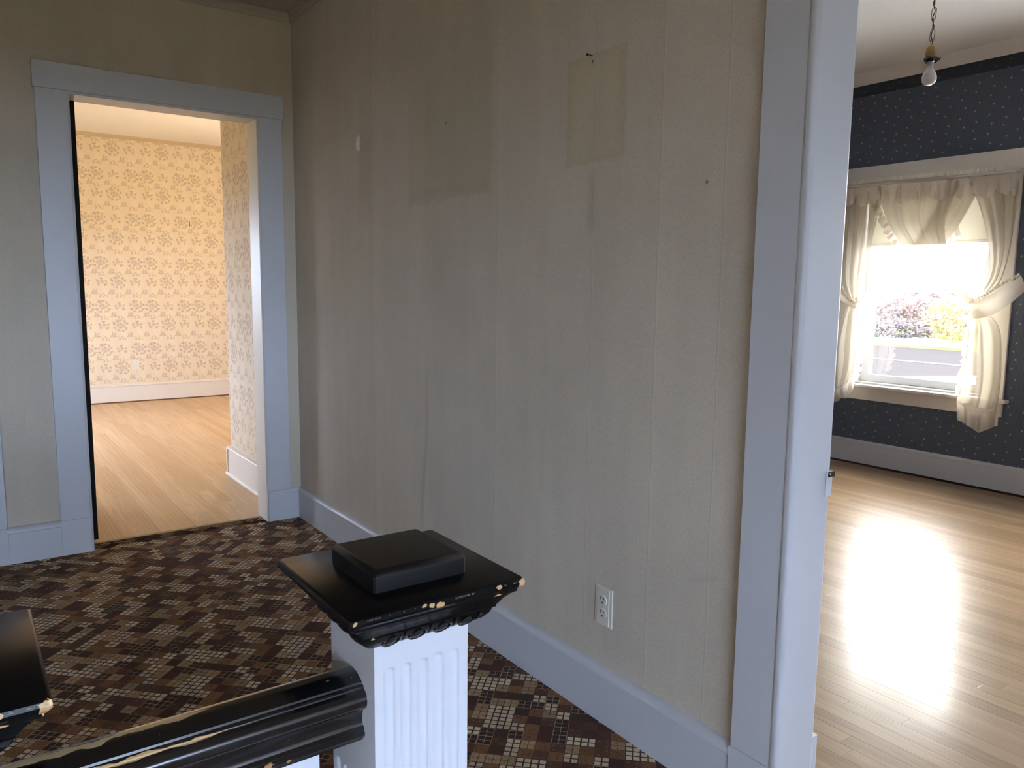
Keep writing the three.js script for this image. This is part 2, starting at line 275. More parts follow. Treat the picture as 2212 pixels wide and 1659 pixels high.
// stair window behind the photographer
const SW = { x0: -3.9, x1: -0.4, y0: 0.45, y1: 2.02 };
struct('wall_front', [bx(-4.22, SW.x0, -0.5, 2.75, 8.0, 8.15), bx(SW.x1, 0.06, -0.5, 2.75, 8.0, 8.15), bx(SW.x0, SW.x1, -0.5, SW.y0, 8.0, 8.15), bx(SW.x0, SW.x1, SW.y1, 2.75, 8.0, 8.15)], M.tanPlain);
{
  const w = structGroup('window_1');
  for (let i = 0; i < 4; i++) {
    const a = SW.x0 + i * (SW.x1 - SW.x0) / 4, b = SW.x0 + (i + 1) * (SW.x1 - SW.x0) / 4;
    part('sash', [bx(a, a + 0.05, SW.y0, SW.y1, 8.04, 8.08), bx(b - 0.05, b, SW.y0, SW.y1, 8.04, 8.08), bx(a + 0.05, b - 0.05, SW.y0, SW.y0 + 0.06, 8.04, 8.08), bx(a + 0.05, b - 0.05, SW.y1 - 0.05, SW.y1, 8.04, 8.08)], M.white, w);
    part('pane', bx(a + 0.05, b - 0.05, SW.y0 + 0.06, SW.y1 - 0.05, 8.059, 8.061), M.glass, w);
  }
  part('casing', [bx(SW.x0 - 0.12, SW.x0, SW.y0, SW.y1, 7.98, 8.0), bx(SW.x1, SW.x1 + 0.12, SW.y0, SW.y1, 7.98, 8.0), bx(SW.x0 - 0.13, SW.x1 + 0.13, SW.y1, SW.y1 + 0.12, 7.978, 8.0)], M.white, w);
  part('sill', bx(SW.x0 - 0.14, SW.x1 + 0.14, SW.y0 - 0.03, SW.y0, 7.94, 8.04, 0.008), M.white, w);
}

// hall skirting: flat board with a rounded cap bead
const BASE = [[0, 0], [0.02, 0], [0.02, 0.136], [0.0235, 0.139], [0.0245, 0.145], [0.0225, 0.151], [0.016, 0.158], [0.009, 0.1625], [0, 0.1635]];
const CORN = [[0, 2.544], [0.004, 2.544], [0.006, 2.552], [0.012, 2.558], [0.014, 2.572], [0.02, 2.578], [0.021, 2.585], [0, 2.585]];
{
  const b = structGroup('baseboard_back');
  part('skirting', sweep(BASE, 'x', -1.335, -1.13, 0, 1), M.white, b); part('skirting', sweep(BASE, 'x', -0.064, 0, 0, 1), M.white, b);
  part('skirting', sweep(BASE, 'x', -2.6, -1.46, 0, 1), M.white, b);
  const c = structGroup('baseboard_right'); part('skirting', sweep(BASE, 'z', 0, 2.884, 0, -1), M.white, c);
  const d = structGroup('baseboard_left'); part('skirting', sweep(BASE, 'z', 0, 3.1, -2.6, 1), M.white, d);
  const k = structGroup('trim_1');
  part('cornice', sweep(CORN, 'x', -2.6, 0, 0, 1), M.hallCeil, k); part('cornice', sweep(CORN, 'z', 0, 8, 0, -1), M.hallCeil, k); part('cornice', sweep(CORN, 'z', 0, 3.2, -2.6, 1), M.hallCeil, k);
}

// doorway to the pink room
{
  const t = structGroup('trim_2');
  part('side_casing', bx(-1.13, -1.009, 0.163, 2.0655, 0, 0.02, 0.0025), M.white, t);
  part('side_casing', bx(-0.182, -0.064, 0.163, 2.0655, 0, 0.02, 0.0025), M.white, t);
  part('head_casing', bx(-1.1361, -0.0559, 2.0656, 2.1772, 0, 0.024, 0.0025), M.white, t);
  part('plinth_block', bx(-1.131, -1.008, 0, 0.1631, 0, 0.0225, 0.0025), M.white, t);
  part('plinth_block', bx(-0.183, -0.063, 0, 0.1631, 0, 0.0225, 0.0025), M.white, t);
  part('jamb', bx(OP.x0 - 0.018, OP.x0, 0, OP.top, -0.14, 0.012, 0.002), M.white, t);
  part('jamb', bx(OP.x1, OP.x1 + 0.018, 0, OP.top, -0.14, 0.012, 0.002), M.cream, t);
  part('head_jamb', bx(OP.x0 - 0.018, OP.x1 + 0.018, OP.top, OP.top + 0.018, -0.14, 0.012, 0.002), M.white, t);
  part('bead', [bx(-1.0095, -1.004, 0.163, 2.06, 0.012, 0.019, 0.0025), bx(-0.187, -0.1815, 0.163, 2.06, 0.012, 0.019, 0.0025), bx(-1.008, -0.183, 2.058, 2.0655, 0.012, 0.019, 0.0025)], M.white, t);
  const s = structGroup('trim_3'); part('threshold', bx(OP.x0, OP.x1, -0.01, 0.002, -0.108, -0.084, 0.0015), oak[1], s);
}
// open door seen edge-on against the far side of the left jamb, its edge painted black
{
  const d = structGroup('door_1');
  part('door_slab', bx(-1.004, -0.9675, 0.016, 2.05, -0.92, -0.115, 0.002), M.cream, d);
  const e = part('door_edge', bx(-1.004, -0.967, 0.014, 2.051, -0.115, -0.108, 0.001), M.darkEdge, d); e.userData.label = 'black painted door edge';
}
// casing of the next door along the back wall, cut by the frame
{
  const t = structGroup('trim_4');
  part('side_casing', bx(-1.453, -1.333, 0.163, 2.0655, 0, 0.02, 0.0025), M.white, t);
  part('plinth_block', bx(-1.455, -1.331, 0, 0.1631, 0, 0.0225, 0.0025), M.white, t);
  part('head_casing', bx(-2.4, -1.327, 2.0656, 2.1772, 0, 0.024, 0.0025), M.white, t);
  const d = structGroup('door_2'); part('door_slab', bx(-2.3, -1.453, 0.01, 2.0655, 0.0005, 0.012), M.white, d);
}
// wide opening to the blue room: casing on the hall side, rounded jamb edge, jamb
{
  const t = structGroup('trim_5'), z = HO.z0;
  part('side_casing', bx(-0.02, 0, 0.163, 2.0655, 2.888, 2.996, 0.0025), M.white, t);
  part('plinth_block', bx(-0.0235, 0, 0, 0.163, 2.884, 2.995, 0.003), M.white, t);
  part('jamb', bx(-0.0235, 0.118, 0, HO.top + 0.02, 2.994, z, 0.011), M.white, t);
  part('head_casing', bx(-0.024, 0, 2.0656, 2.1772, 2.88, HO.z1 + 0.14, 0.0025), M.white, t);
  part('head_jamb', bx(-0.02, 0.118, HO.top, HO.top + 0.03, z, HO.z1, 0.002), M.white, t);
  part('jamb', bx(-0.0235, 0.118, 0, HO.top + 0.02, HO.z1, HO.z1 + 0.026, 0.011), M.white, t);
  part('side_casing', bx(-0.02, 0, 0, 2.0655, HO.z1 + 0.025, HO.z1 + 0.14, 0.0025), M.white, t);
  part('side_casing', bx(0.12, 0.136, 0.2, 2.0655, 2.89, 2.985, 0.0025), M.white, t);
  part('plinth_block', bx(0.118, 0.14, 0, 0.2, 2.886, 3.014, 0.003), M.white, t);
}

// pink room: x -2.4..3.7, z -4.95..-1.15, with an entry bay x -2.4..-0.045 up to the hall wall
const PZ = -4.95, PC = 2.73, PW = { x0: -2.2, x1: -1.5, y0: 0.45, y1: 1.9 };
struct('wall_pink_far', [bx(-2.5, PW.x0, -0.02, 2.9, PZ - 0.14, PZ), bx(PW.x1, 3.8, -0.02, 2.9, PZ - 0.14, PZ), bx(PW.x0, PW.x1, -0.02, PW.y0, PZ - 0.14, PZ), bx(PW.x0, PW.x1, PW.y1, 2.9, PZ - 0.14, PZ)], M.pink);
const PL = { z0: -3.8, z1: -2.5, y0: 0.45, y1: 1.9 };
struct('wall_pink_left', [bx(-2.5, -2.4, -0.02, 2.9, PZ - 0.14, PL.z0), bx(-2.5, -2.4, -0.02, 2.9, PL.z1, -0.07), bx(-2.5, -2.4, -0.02, PL.y0, PL.z0, PL.z1), bx(-2.5, -2.4, PL.y1, 2.9, PL.z0, PL.z1)], M.pink);
struct('wall_pink_right', bx(3.7, 3.8, -0.02, 2.9, PZ, -1.15), M.pink);
struct('wall_pink_jog', bx(-0.045, 3.8, -0.02, 2.9, -1.15, -0.14), M.pink);
struct('wall_pink_hall', [bx(-2.5, OP.x0 - 0.018, -0.02, 2.9, -0.14, -0.07), bx(OP.x1 + 0.018, 0.06, -0.02, 2.9, -0.14, -0.07), bx(OP.x0 - 0.018, OP.x1 + 0.018, OP.top + 0.018, 2.9, -0.14, -0.07)], M.pink);
struct('ceiling', bx(-2.5, 3.8, PC, 2.95, PZ - 0.14, -0.07), M.ceiling);
{
  const PB = [[0, 0.012], [0.02, 0.012], [0.02, 0.168], [0.025, 0.171], [0.027, 0.177], [0.0245, 0.183], [0.015, 0.187], [0, 0.188]];
  const SHOE = [[0, 0], [0.033, 0], [0.034, 0.006], [0.031, 0.013], [0.026, 0.017], [0.02, 0.018], [0, 0.018]];
  const b = structGroup('baseboard_pink');
  part('skirting', sweep(PB, 'x', -2.4, 3.7, PZ, 1), M.cream, b);
  part('skirting', sweep(PB, 'z', -1.178, -0.14, -0.045, -1), M.cream, b);
  part('skirting', sweep(PB, 'z', PZ, -0.14, -2.4, 1), M.cream, b);
  part('skirting', sweep(PB, 'x', -0.072, 3.7, -1.15, -1), M.cream, b);
  const dk = std({ color: 0x6a4526, roughness: 0.4 });
  part('shoe_moulding', sweep([[0, 0], [0.024, 0], [0.025, 0.006], [0.022, 0.011], [0, 0.012]], 'x', -2.4, 3.7, PZ, 1), dk, b);
  part('shoe_moulding', sweep(SHOE, 'z', -1.185, -0.14, -0.045, -1), M.cream, b);
  const CR = [[0, 2.692], [0.006, 2.692], [0.008, 2.702], [0.014, 2.706], [0.015, 2.718], [0.019, 2.722], [0.02, 2.73], [0, 2.73]];
  const k = structGroup('trim_6');
  const crown = std({ color: 0xcfba9b, roughness: 0.45 });
  part('crown_moulding', sweep(CR, 'x', -2.4, 3.7, PZ, 1), crown, k); part('crown_moulding', sweep(CR, 'z', PZ, -1.15, 3.7, -1), crown, k);
  const w = structGroup('window_2'), z = PZ - 0.06;
  part('sash', [bx(PW.x0, PW.x0 + 0.05, PW.y0, PW.y1, z - 0.02, z + 0.02), bx(PW.x1 - 0.05, PW.x1, PW.y0, PW.y1, z - 0.02, z + 0.02), bx(PW.x0, PW.x1, PW.y0, PW.y0 + 0.06, z - 0.02, z + 0.02), bx(PW.x0, PW.x1, PW.y1 - 0.05, PW.y1, z - 0.02, z + 0.02)], M.cream, w);
  part('pane', bx(PW.x0 + 0.05, PW.x1 - 0.05, PW.y0 + 0.06, PW.y1 - 0.05, z - 0.001, z + 0.001), M.glass, w);
  part('casing', [bx(PW.x0 - 0.12, PW.x0, PW.y0, PW.y1, PZ, PZ + 0.02), bx(PW.x1, PW.x1 + 0.12, PW.y0, PW.y1, PZ, PZ + 0.02), bx(PW.x0 - 0.13, PW.x1 + 0.13, PW.y1, PW.y1 + 0.12, PZ, PZ + 0.022)], M.cream, w);
  part('sill', bx(PW.x0 - 0.14, PW.x1 + 0.14, PW.y0 - 0.03, PW.y0, z, PZ + 0.05, 0.006), M.cream, w);
}

{
  const w = structGroup('window_5'), x = -2.46;
  part('sash', [bx(x - 0.02, x + 0.02, PL.y0, PL.y1, PL.z0, PL.z0 + 0.05), bx(x - 0.02, x + 0.02, PL.y0, PL.y1, PL.z1 - 0.05, PL.z1), bx(x - 0.02, x + 0.02, PL.y0, PL.y0 + 0.06, PL.z0, PL.z1), bx(x - 0.02, x + 0.02, PL.y1 - 0.05, PL.y1, PL.z0, PL.z1), bx(x - 0.02, x + 0.02, 1.15, 1.19, PL.z0, PL.z1)], M.cream, w);
  part('pane', bx(x - 0.001, x + 0.001, PL.y0 + 0.06, PL.y1 - 0.05, PL.z0 + 0.05, PL.z1 - 0.05), M.glass, w);
  part('casing', [bx(-2.4, -2.38, PL.y0, PL.y1, PL.z0 - 0.12, PL.z0), bx(-2.4, -2.38, PL.y0, PL.y1, PL.z1, PL.z1 + 0.12), bx(-2.4, -2.378, PL.y1, PL.y1 + 0.12, PL.z0 - 0.13, PL.z1 + 0.13)], M.cream, w);
  part('sill', bx(x, -2.35, PL.y0 - 0.03, PL.y0, PL.z0 - 0.14, PL.z1 + 0.14, 0.006), M.cream, w);
}

// blue room: x 0.12..3.8, z 0..4.6
const BW = { z0: 0.865, z1: 1.76, y0: 0.585, y1: 1.983 }, BW2 = { z0: 2.6, z1: 4.0, y0: 0.585, y1: 1.983 };
struct('wall_blue_window', [bx(D, D + 0.15, -0.02, 2.9, -0.1, BW.z0), bx(D, D + 0.15, -0.02, BW.y0, BW.z0, BW.z1), bx(D, D + 0.15, BW.y1, 2.9, BW.z0, BW.z1), bx(D, D + 0.15, -0.02, 2.9, BW.z1, BW2.z0), bx(D, D + 0.15, -0.02, BW.y0, BW2.z0, BW2.z1), bx(D, D + 0.15, BW.y1, 2.9, BW2.z0, BW2.z1), bx(D, D + 0.15, -0.02, 2.9, BW2.z1, 4.75)], M.navy);
struct('wall_blue_hall', [bx(0.06, 0.12, -0.02, 2.9, -0.07, HO.z0 - 0.03), bx(0.06, 0.12, HO.top + 0.03, 2.9, HO.z0 - 0.03, HO.z1 + 0.03), bx(0.06, 0.12, -0.02, 2.9, HO.z1 + 0.03, 4.7)], M.navy);
struct('wall_blue_back', bx(0.12, D, -0.02, 2.9, -0.14, -0.02), M.navy);
struct('wall_stair', bx(-0.3, 0, -0.5, 2.75, HO.z1 + 0.16, 8.0), M.tanPlain);
struct('wall_blue_front', bx(0.06, D + 0.15, -0.02, 2.9, 4.6, 4.75), M.navy);
struct('ceiling', bx(0.0, D + 0.15, 2.735, 2.95, -0.07, 4.75), M.ceiling);
{
  const b = structGroup('baseboard_blue');
  const BB = [[0, 0.014], [0.02, 0.014], [0.02, 0.152], [0.023, 0.156], [0.023, 0.168], [0.014, 0.175], [0, 0.176]], dk = std({ color: 0x2a1d16, roughness: 0.6 });
  part('skirting', sweep(BB, 'z', -0.02, 4.6, D, -1), M.white, b); part('shoe_moulding', sweep([[0, 0], [0.02, 0], [0.02, 0.01], [0, 0.014]], 'z', -0.02, 4.6, D, -1), dk, b);
  part('skirting', sweep(BB, 'x', 0.12, D, -0.02, 1), M.white, b); part('skirting', sweep(BB, 'z', -0.02, 2.886, 0.12, 1), M.white, b);
  const CV = [[0, 2.665], [0.006, 2.665], [0.01, 2.675], [0.02, 2.692], [0.038, 2.712], [0.062, 2.728], [0.066, 2.735], [0, 2.735]];
  const k = structGroup('trim_7');
  part('cove_moulding', sweep(CV, 'z', -0.02, 4.6, D, -1), M.ceiling, k); part('cove_moulding', sweep(CV, 'x', 0.12, D, -0.02, 1), M.ceiling, k);
  const st = std({ map: navyMap, color: 0x9a9aa0, roughness: 0.7 });
  part('border_strip', bx(D - 0.0015, D, 2.59, 2.665, -0.02, 4.6), st, k);
}
function buildWindow(W, name, label) {
  const w = structGroup(name), c = 0.12;
  part('side_casing', bx(D - 0.02, D, W.y0, W.y1, W.z0 - c, W.z0, 0.003), M.cream, w); part('side_casing', bx(D - 0.02, D, W.y0, W.y1, W.z1, W.z1 + c, 0.003), M.cream, w);
  part('head_casing', bx(D - 0.025, D, W.y1, W.y1 + 0.12, W.z0 - c - 0.008, W.z1 + c + 0.008, 0.003), M.cream, w);
  part('sill', bx(D - 0.055, D + 0.06, W.y0 - 0.022, W.y0, W.z0 - c - 0.03, W.z1 + c + 0.03, 0.006), M.cream, w);
  part('apron', bx(D - 0.018, D, W.y0 - 0.112, W.y0 - 0.022, W.z0 - c, W.z1 + c, 0.003), M.cream, w);
  part('jamb', [bx(D, D + 0.13, W.y0, W.y1, W.z0, W.z0 + 0.018), bx(D, D + 0.13, W.y0, W.y1, W.z1 - 0.018, W.z1), bx(D, D + 0.13, W.y1 - 0.018, W.y1, W.z0 + 0.018, W.z1 - 0.018), bx(D + 0.02, D + 0.13, W.y0 - 0.01, W.y0 + 0.012, W.z0 + 0.018, W.z1 - 0.018)], M.cream, w);
  const x = D + 0.075;
  part('sash', [bx(x, x + 0.045, W.y0 + 0.012, W.y1 - 0.018, W.z0 + 0.018, W.z0 + 0.085, 0.004), bx(x, x + 0.045, W.y0 + 0.012, W.y1 - 0.018, W.z1 - 0.085, W.z1 - 0.018, 0.004), bx(x, x + 0.045, W.y0 + 0.012, W.y0 + 0.066, W.z0 + 0.08, W.z1 - 0.08, 0.004), bx(x, x + 0.045, W.y1 - 0.07, W.y1 - 0.018, W.z0 + 0.08, W.z1 - 0.08, 0.004)], M.white, w);
  part('pane', bx(x + 0.02, x + 0.023, W.y0 + 0.062, W.y1 - 0.066, W.z0 + 0.08, W.z1 - 0.08), M.glass, w);
}
buildWindow(BW, 'window_3'); buildWindow(BW2, 'window_4');

// ------------------------------------------------------------------ oak strip floors, board by board
function plankGeo(w) {   // unit length along z, top chamfered
  const c = 0.0002, h = 0.018, q = (x, y, z) => [x, y, z];
  const T = [q(-w / 2 + c, 0, -0.4988), q(w / 2 - c, 0, -0.4988), q(w / 2 - c, 0, 0.4988), q(-w / 2 + c, 0, 0.4988)];
  const B = [q(-w / 2, -c, -0.5), q(w / 2, -c, -0.5), q(w / 2, -c, 0.5), q(-w / 2, -c, 0.5)], L = B.map(([x, , z]) => [x, -h, z]);
  const pos = [], f = (a, b, d, e) => pos.push(...a, ...d, ...b, ...a, ...e, ...d);
  f(T[0], T[1], T[2], T[3]);
  for (let i = 0; i < 4; i++) { const j = (i + 1) % 4; f(B[i], B[j], T[j], T[i]); f(L[i], L[j], B[j], B[i]); }
  const g = new THREE.BufferGeometry(); g.setAttribute('position', new THREE.Float32BufferAttribute(pos, 3)); g.computeVertexNormals();
  const uv = []; for (let i = 0; i < pos.length; i += 3) uv.push(pos[i] / 0.24 + 0.5, pos[i + 2] * 0.9 + 0.5);
  g.setAttribute('uv', new THREE.Float32BufferAttribute(uv, 2));
  return g;
}
const PWID = 0.0572, plank = plankGeo(PWID - 0.0004);
function stripFloor(name, x0, x1, z0, z1, lo, hi, top, oak) {
  const f = struct(name, bx(x0, x1, -0.12, top - 0.0165, z0, z1), M.subfloor);
  for (let x = x0 + PWID / 2; x < x1; x += PWID) {
    let z = z0 - rr(0, lo);
    while (z < z1 - 0.02) {
      let L = rr(lo, hi), a = Math.max(z, z0), b = Math.min(z + L, z1); if (z1 - b < 0.25) b = z1; z = b;
      if (b - a < 0.03) continue;
      const p = part('plank', plank, oak[(rnd() * 5) | 0], f);
      p.position.set(Math.min(x, x1 - PWID / 2), top + rr(-0.0002, 0.0001), (a + b) / 2); p.scale.z = b - a - 0.0004; p.rotation.z = rr(-0.0012, 0.0012);
    }
  }
  return f;
}
stripFloor('floor', 0.118, 3.8, -0.02, 4.6, 1.1, 2.1, 0, oak);
stripFloor('floor', -2.4, 3.7, PZ, -0.10, 1.7, 3.0, 0, oak.map((m, i) => { const q = m.clone(); q.color.set([0xffffff, 0xfbf7f2, 0xf7f2ea, 0xfdfaf5, 0xf3ece2][i]); q.roughness = 0.5; q.clearcoat = 0.22; q.clearcoatRoughness = 0.3; return q; }));

// ------------------------------------------------------------------ newel posts and hand rail
const chipMap = (() => {      // perimeter u (0..1, four sides), v along the profile from below to the rim
  return canvasTex(2048, 256, (c, w, h) => {
    c.fillStyle = '#0d0d0f'; c.fillRect(0, 0, w, h);
    for (let i = 0; i < 900; i++) { c.fillStyle = `rgba(${rnd() < 0.5 ? '40,42,48' : '0,0,0'},0.35)`; c.fillRect(rnd() * w, rnd() * h, rr(2, 14), 2); }
    const blob = (u, v, ru, rv, col = '#caa877') => { c.fillStyle = col; c.beginPath(); for (let k = 0; k <= 14; k++) { const a = k / 14 * 6.283, q = 0.7 + 0.5 * rnd(); c.lineTo(u * w + Math.cos(a) * ru * q, (1 - v) * h + Math.sin(a) * rv * q); } c.fill(); };
    blob(0.245, 0.9, 17, 24); blob(0.252, 0.86, 16, 30); blob(0.205, 0.93, 9, 9); blob(0.212, 0.74, 12, 6); blob(0.105, 0.92, 9, 9); blob(0.117, 0.9, 12, 12); blob(0.095, 0.94, 7, 6); blob(0.004, 0.93, 6, 8); blob(0.99, 0.72, 6, 10); blob(0.19, 0.37, 7, 5); blob(0.015, 0.40, 8, 5);
    for (let i = 0; i < 30; i++) blob(0.01 + rnd() * 0.235, 0.935, rr(1, 5), 3, 'rgba(150,140,128,0.5)');
  }, true);
})();
M.capBlack = phy({ map: chipMap, roughness: 0.26, specularIntensity: 0.4, bumpMap: paintBump, bumpScale: 0.0003 });
// square rings lofted through [half-size, height]; perimeter starts at the front-left corner (-x, +z) and runs to +x
function squareLoft(profile, ch = 0.0015, capTop = true, capBot = true) {
  const per = (h) => { const c = Math.min(ch, h * 0.3); return [[-h + c, h, 0], [h - c, h, 0.245], [h, h - c, 0.255], [h, -h + c, 0.495], [h - c, -h, 0.505], [-h + c, -h, 0.745], [-h, -h + c, 0.755], [-h, h - c, 0.99], [-h + c, h, 1]]; };
  const pos = [], uv = []; let len = [0]; for (let i = 1; i < profile.length; i++) len.push(len[i - 1] + Math.hypot(profile[i][0] - profile[i - 1][0], profile[i][1] - profile[i - 1][1]));
  const tot = len[len.length - 1];
  for (let i = 0; i + 1 < profile.length; i++) {
    const A = per(profile[i][0]), B = per(profile[i + 1][0]), ya = profile[i][1], yb = profile[i + 1][1], va = len[i] / tot, vb = len[i + 1] / tot;
    for (let k = 0; k < 8; k++) { const P = [[A[k], ya, va], [A[k + 1], ya, va], [B[k + 1], yb, vb], [A[k], ya, va], [B[k + 1], yb, vb], [B[k], yb, vb]]; for (const [q, y, v] of P) { pos.push(q[0], y, q[1]); uv.push(q[2], v); } }
  }
  const lid = (i, up) => { const A = per(profile[i][0]), y = profile[i][1]; for (let k = 0; k < 8; k++) { const [a, b] = up ? [A[k], A[k + 1]] : [A[k + 1], A[k]]; pos.push(0, y, 0, a[0], y, a[1], b[0], y, b[1]); uv.push(0.5, 0.55, 0.5, 0.55, 0.5, 0.55); } };
  if (capTop) lid(profile.length - 1, true); if (capBot) lid(0, false);
  const g = new THREE.BufferGeometry(); g.setAttribute('position', new THREE.Float32BufferAttribute(pos, 3)); g.setAttribute('uv', new THREE.Float32BufferAttribute(uv, 2)); g.computeVertexNormals();
  return toCreasedNormals(g, 0.75);
}
function flutedPost(h, y0, tops) {      // half-width h; tops = flute height per side (front, right, back, left); y from y0 to 0.79
  const gs = [], cen = [-0.0488, -0.0243, 0.0006, 0.0252, 0.0494], hw = 0.0088, dep = 0.0066;
  const xs = [-h]; for (const c of cen) for (let k = -8; k <= 8; k++) xs.push(c + hw * k / 8); xs.push(h);
  tops.forEach((top, s) => {
    const ys = [y0]; for (let k = 0; k < 6; k++) ys.push(y0 + (top - 0.02 - y0) * (k + 1) / 6); for (let k = 1; k <= 12; k++) ys.push(top - 0.02 + 0.0215 * k / 12); ys.push(0.79);
    const g = grid(xs.length - 1, ys.length - 1, (u, v) => {
      const x = xs[Math.round(u * (xs.length - 1))], y = ys[Math.round(v * (ys.length - 1))]; let d = 0;
      for (const c of cen) { const t = (x - c) / hw, e = Math.max(0, y - (top - hw)) / hw, q = 1 - t * t - e * e; if (q > 0) d = Math.max(d, dep * Math.pow(q, 0.4)); }
      return [x, y, h - d];
    }, (u, v, p) => [p[0], p[1]]);
    g.rotateY([0, Math.PI / 2, Math.PI, -Math.PI / 2][s]); gs.push(g);
  });
  return gs;
}
function makeNewel(label) {
  const t = thing('newel_post', label, 'newel post', [-0.977, 0, 3.051]), h = 0.0705;
  part('post', flutedPost(h, 0.16, [0.746, 0.746, 0.746, 0.567]), M.newelWhite, t);
  part('base', squareLoft([[h + 0.014, 0], [h + 0.014, 0.13], [h + 0.006, 0.145], [h, 0.16]], 0.002), M.newelWhite, t);
  const cap = part('cap', squareLoft([[h + 0.003, 0.781], [h + 0.006, 0.783], [h + 0.016, 0.789], [h + 0.023, 0.797], [h + 0.0265, 0.805], [h + 0.0295, 0.806], [h + 0.0295, 0.8085], [h + 0.032, 0.812], [h + 0.0365, 0.819], [h + 0.0435, 0.826], [h + 0.050, 0.8305], [h + 0.050, 0.834], [h + 0.0535, 0.8355], [h + 0.0565, 0.839], [h + 0.0572, 0.843], [h + 0.056, 0.8475], [h + 0.053, 0.850]], 0.0025), M.capBlack, t);
  cap.userData.label = 'glossy black cap with chipped paint at one corner';
  // carved band of eggs and darts under the plate
  const egg = new THREE.SphereGeometry(1, 14, 10), ring = new THREE.TorusGeometry(0.0112, 0.0013, 6, 18, Math.PI), bits = [];
  for (let s = 0; s < 4; s++) for (let i = -1.5; i <= 1.5; i++) {
    const put = (g) => { g.rotateX(0.78); g.translate(i * 0.0375, 0.7925, h + 0.0192); g.rotateY(s * Math.PI / 2); bits.push(g); };
    put(egg.clone().scale(0.0075, 0.0095, 0.0030)); put(ring.clone().rotateZ(Math.PI).scale(1, 1.15, 1).translate(0, 0.001, 0.0006));
    const d = new THREE.ConeGeometry(0.0022, 0.021, 4).rotateZ(Math.PI).translate(0.01875, 0, 0.0004); put(d);
  }
  part('carved_band', bits, M.black, t);
  const blk = []; const bw = 0.0685; blk.push([bw, 0.850], [bw, 0.8695]); for (let k = 1; k <= 6; k++) { const a = k / 6 * Math.PI / 2; blk.push([bw - 0.0095 * (1 - Math.cos(a)), 0.8695 + 0.0095 * Math.sin(a)]); }
  part('top_block', squareLoft(blk, 0.0025, true, false), M.black, t);
  return t;
}
const newel = makeNewel('white fluted newel post with a chipped black cap, before the tan wall');
{ const c = newel.clone(); c.name = numbered('newel_post'); c.position.x = -1.531; c.userData = { label: 'black-capped newel post cut off by the left edge of the photo', category: 'newel post' }; scene.add(c); }

// closed rail profile (z, y): back top edge, over the top, down the front, along the bottom and up the back
const RP = [[3.026, 0.700], [3.030, 0.712], [3.036, 0.7205], [3.044, 0.7245], [3.052, 0.7258], [3.060, 0.7258], [3.070, 0.7237], [3.079, 0.7195], [3.0825, 0.7175], [3.0835, 0.7150], [3.0865, 0.7150], [3.0885, 0.7130], [3.0885, 0.7108], [3.0935, 0.7085], [3.0972, 0.7040], [3.0990, 0.6985], [3.0988, 0.6930], [3.0965, 0.6875], [3.0920, 0.6835], [3.0870, 0.6815], [3.0845, 0.6760], [3.0830, 0.6690], [3.0830, 0.6620], [3.0850, 0.6575], [3.0875, 0.6560], [3.0890, 0.6540], [3.0888, 0.6515], [3.0905, 0.6495], [3.0908, 0.6460], [3.0890, 0.6425], [3.0850, 0.6405], [3.0840, 0.6365], [3.0400, 0.6365], [3.0390, 0.6405], [3.034, 0.6425], [3.033, 0.6520], [3.038, 0.6600], [3.038, 0.6780], [3.030, 0.6850], [3.026, 0.6930], [3.026, 0.700]];
const RL = [0]; for (let i = 1; i < RP.length; i++) RL.push(RL[i - 1] + Math.hypot(RP[i][0] - RP[i - 1][0], RP[i][1] - RP[i - 1][1]));
const RT = RL[RL.length - 1];
const RV = { back: (RL[4] * 0.6 + RL[5] * 0.4) / RT, front: (RL[11] + 0.001) / RT, low: RL[28] / RT };   // where on the profile the bare wood shows
const railMap = canvasTex(2048, 512, (c, w, h) => {    // u along the rail from the left newel (0) to the right one (1); v round the profile
  c.fillStyle = '#0c0c0f'; c.fillRect(0, 0, w, h);
  for (let i = 0; i < 1400; i++) { c.fillStyle = `rgba(${rnd() < 0.5 ? '46,48,56' : '0,0,0'},0.3)`; c.fillRect(rnd() * w, rnd() * h, rr(6, 40), 1.5); }
  const strip = (u0, u1, v, wid, col) => { c.fillStyle = col; c.beginPath(); const n = 90, up = [], dn = []; for (let i = 0; i <= n; i++) { const u = u0 + (u1 - u0) * i / n, k = Math.min(1, (u1 - u) / 0.12, (u - u0) / 0.02 + 0.5), a = wid * k * (0.65 + 0.9 * fbm(u * 7, v * 7, 5)); up.push([u, v + a]); dn.push([u, v - wid * k * (0.6 + 1.0 * fbm(u * 9, v * 5 + 8, 5))]); } for (const [u, q] of up.concat(dn.reverse())) c.lineTo(u * w, (1 - q) * h); c.fill(); };
  strip(0.03, 0.56, RV.back - 0.008, 0.036, '#ecd3a2'); strip(0.5, 0.99, RV.back - 0.03, 0.006, '#6c5a44');
  strip(0.20, 0.58, RV.front, 0.017, '#bf9f70'); strip(0.56, 0.68, RV.front, 0.004, '#8b7a62');
  for (const [u, v, a] of [[0.62, RV.low, 6], [0.66, RV.low, 12], [0.69, RV.low - 0.01, 14], [0.75, RV.low, 9], [0.9, RV.front - 0.09, 5], [0.55, RV.front - 0.2, 4]]) { c.fillStyle = '#b08458'; c.beginPath(); for (let k = 0; k <= 12; k++) { const t = k / 12 * 6.283, q = 0.6 + 0.7 * rnd(); c.lineTo(u * w + Math.cos(t) * a * 2.2 * q, (1 - v) * h + Math.sin(t) * a * 0.5 * q); } c.fill(); }
  for (let i = 0; i < 60; i++) { c.fillStyle = 'rgba(200,190,170,0.7)'; c.fillRect(rnd() * w, rnd() * h, rr(2, 5), rr(1.5, 4)); }
}, true);
M.railBlack = phy({ map: railMap, roughness: 0.24, clearcoat: 0.7, clearcoatRoughness: 0.14, bumpMap: paintBump, bumpScale: 0.0003 });
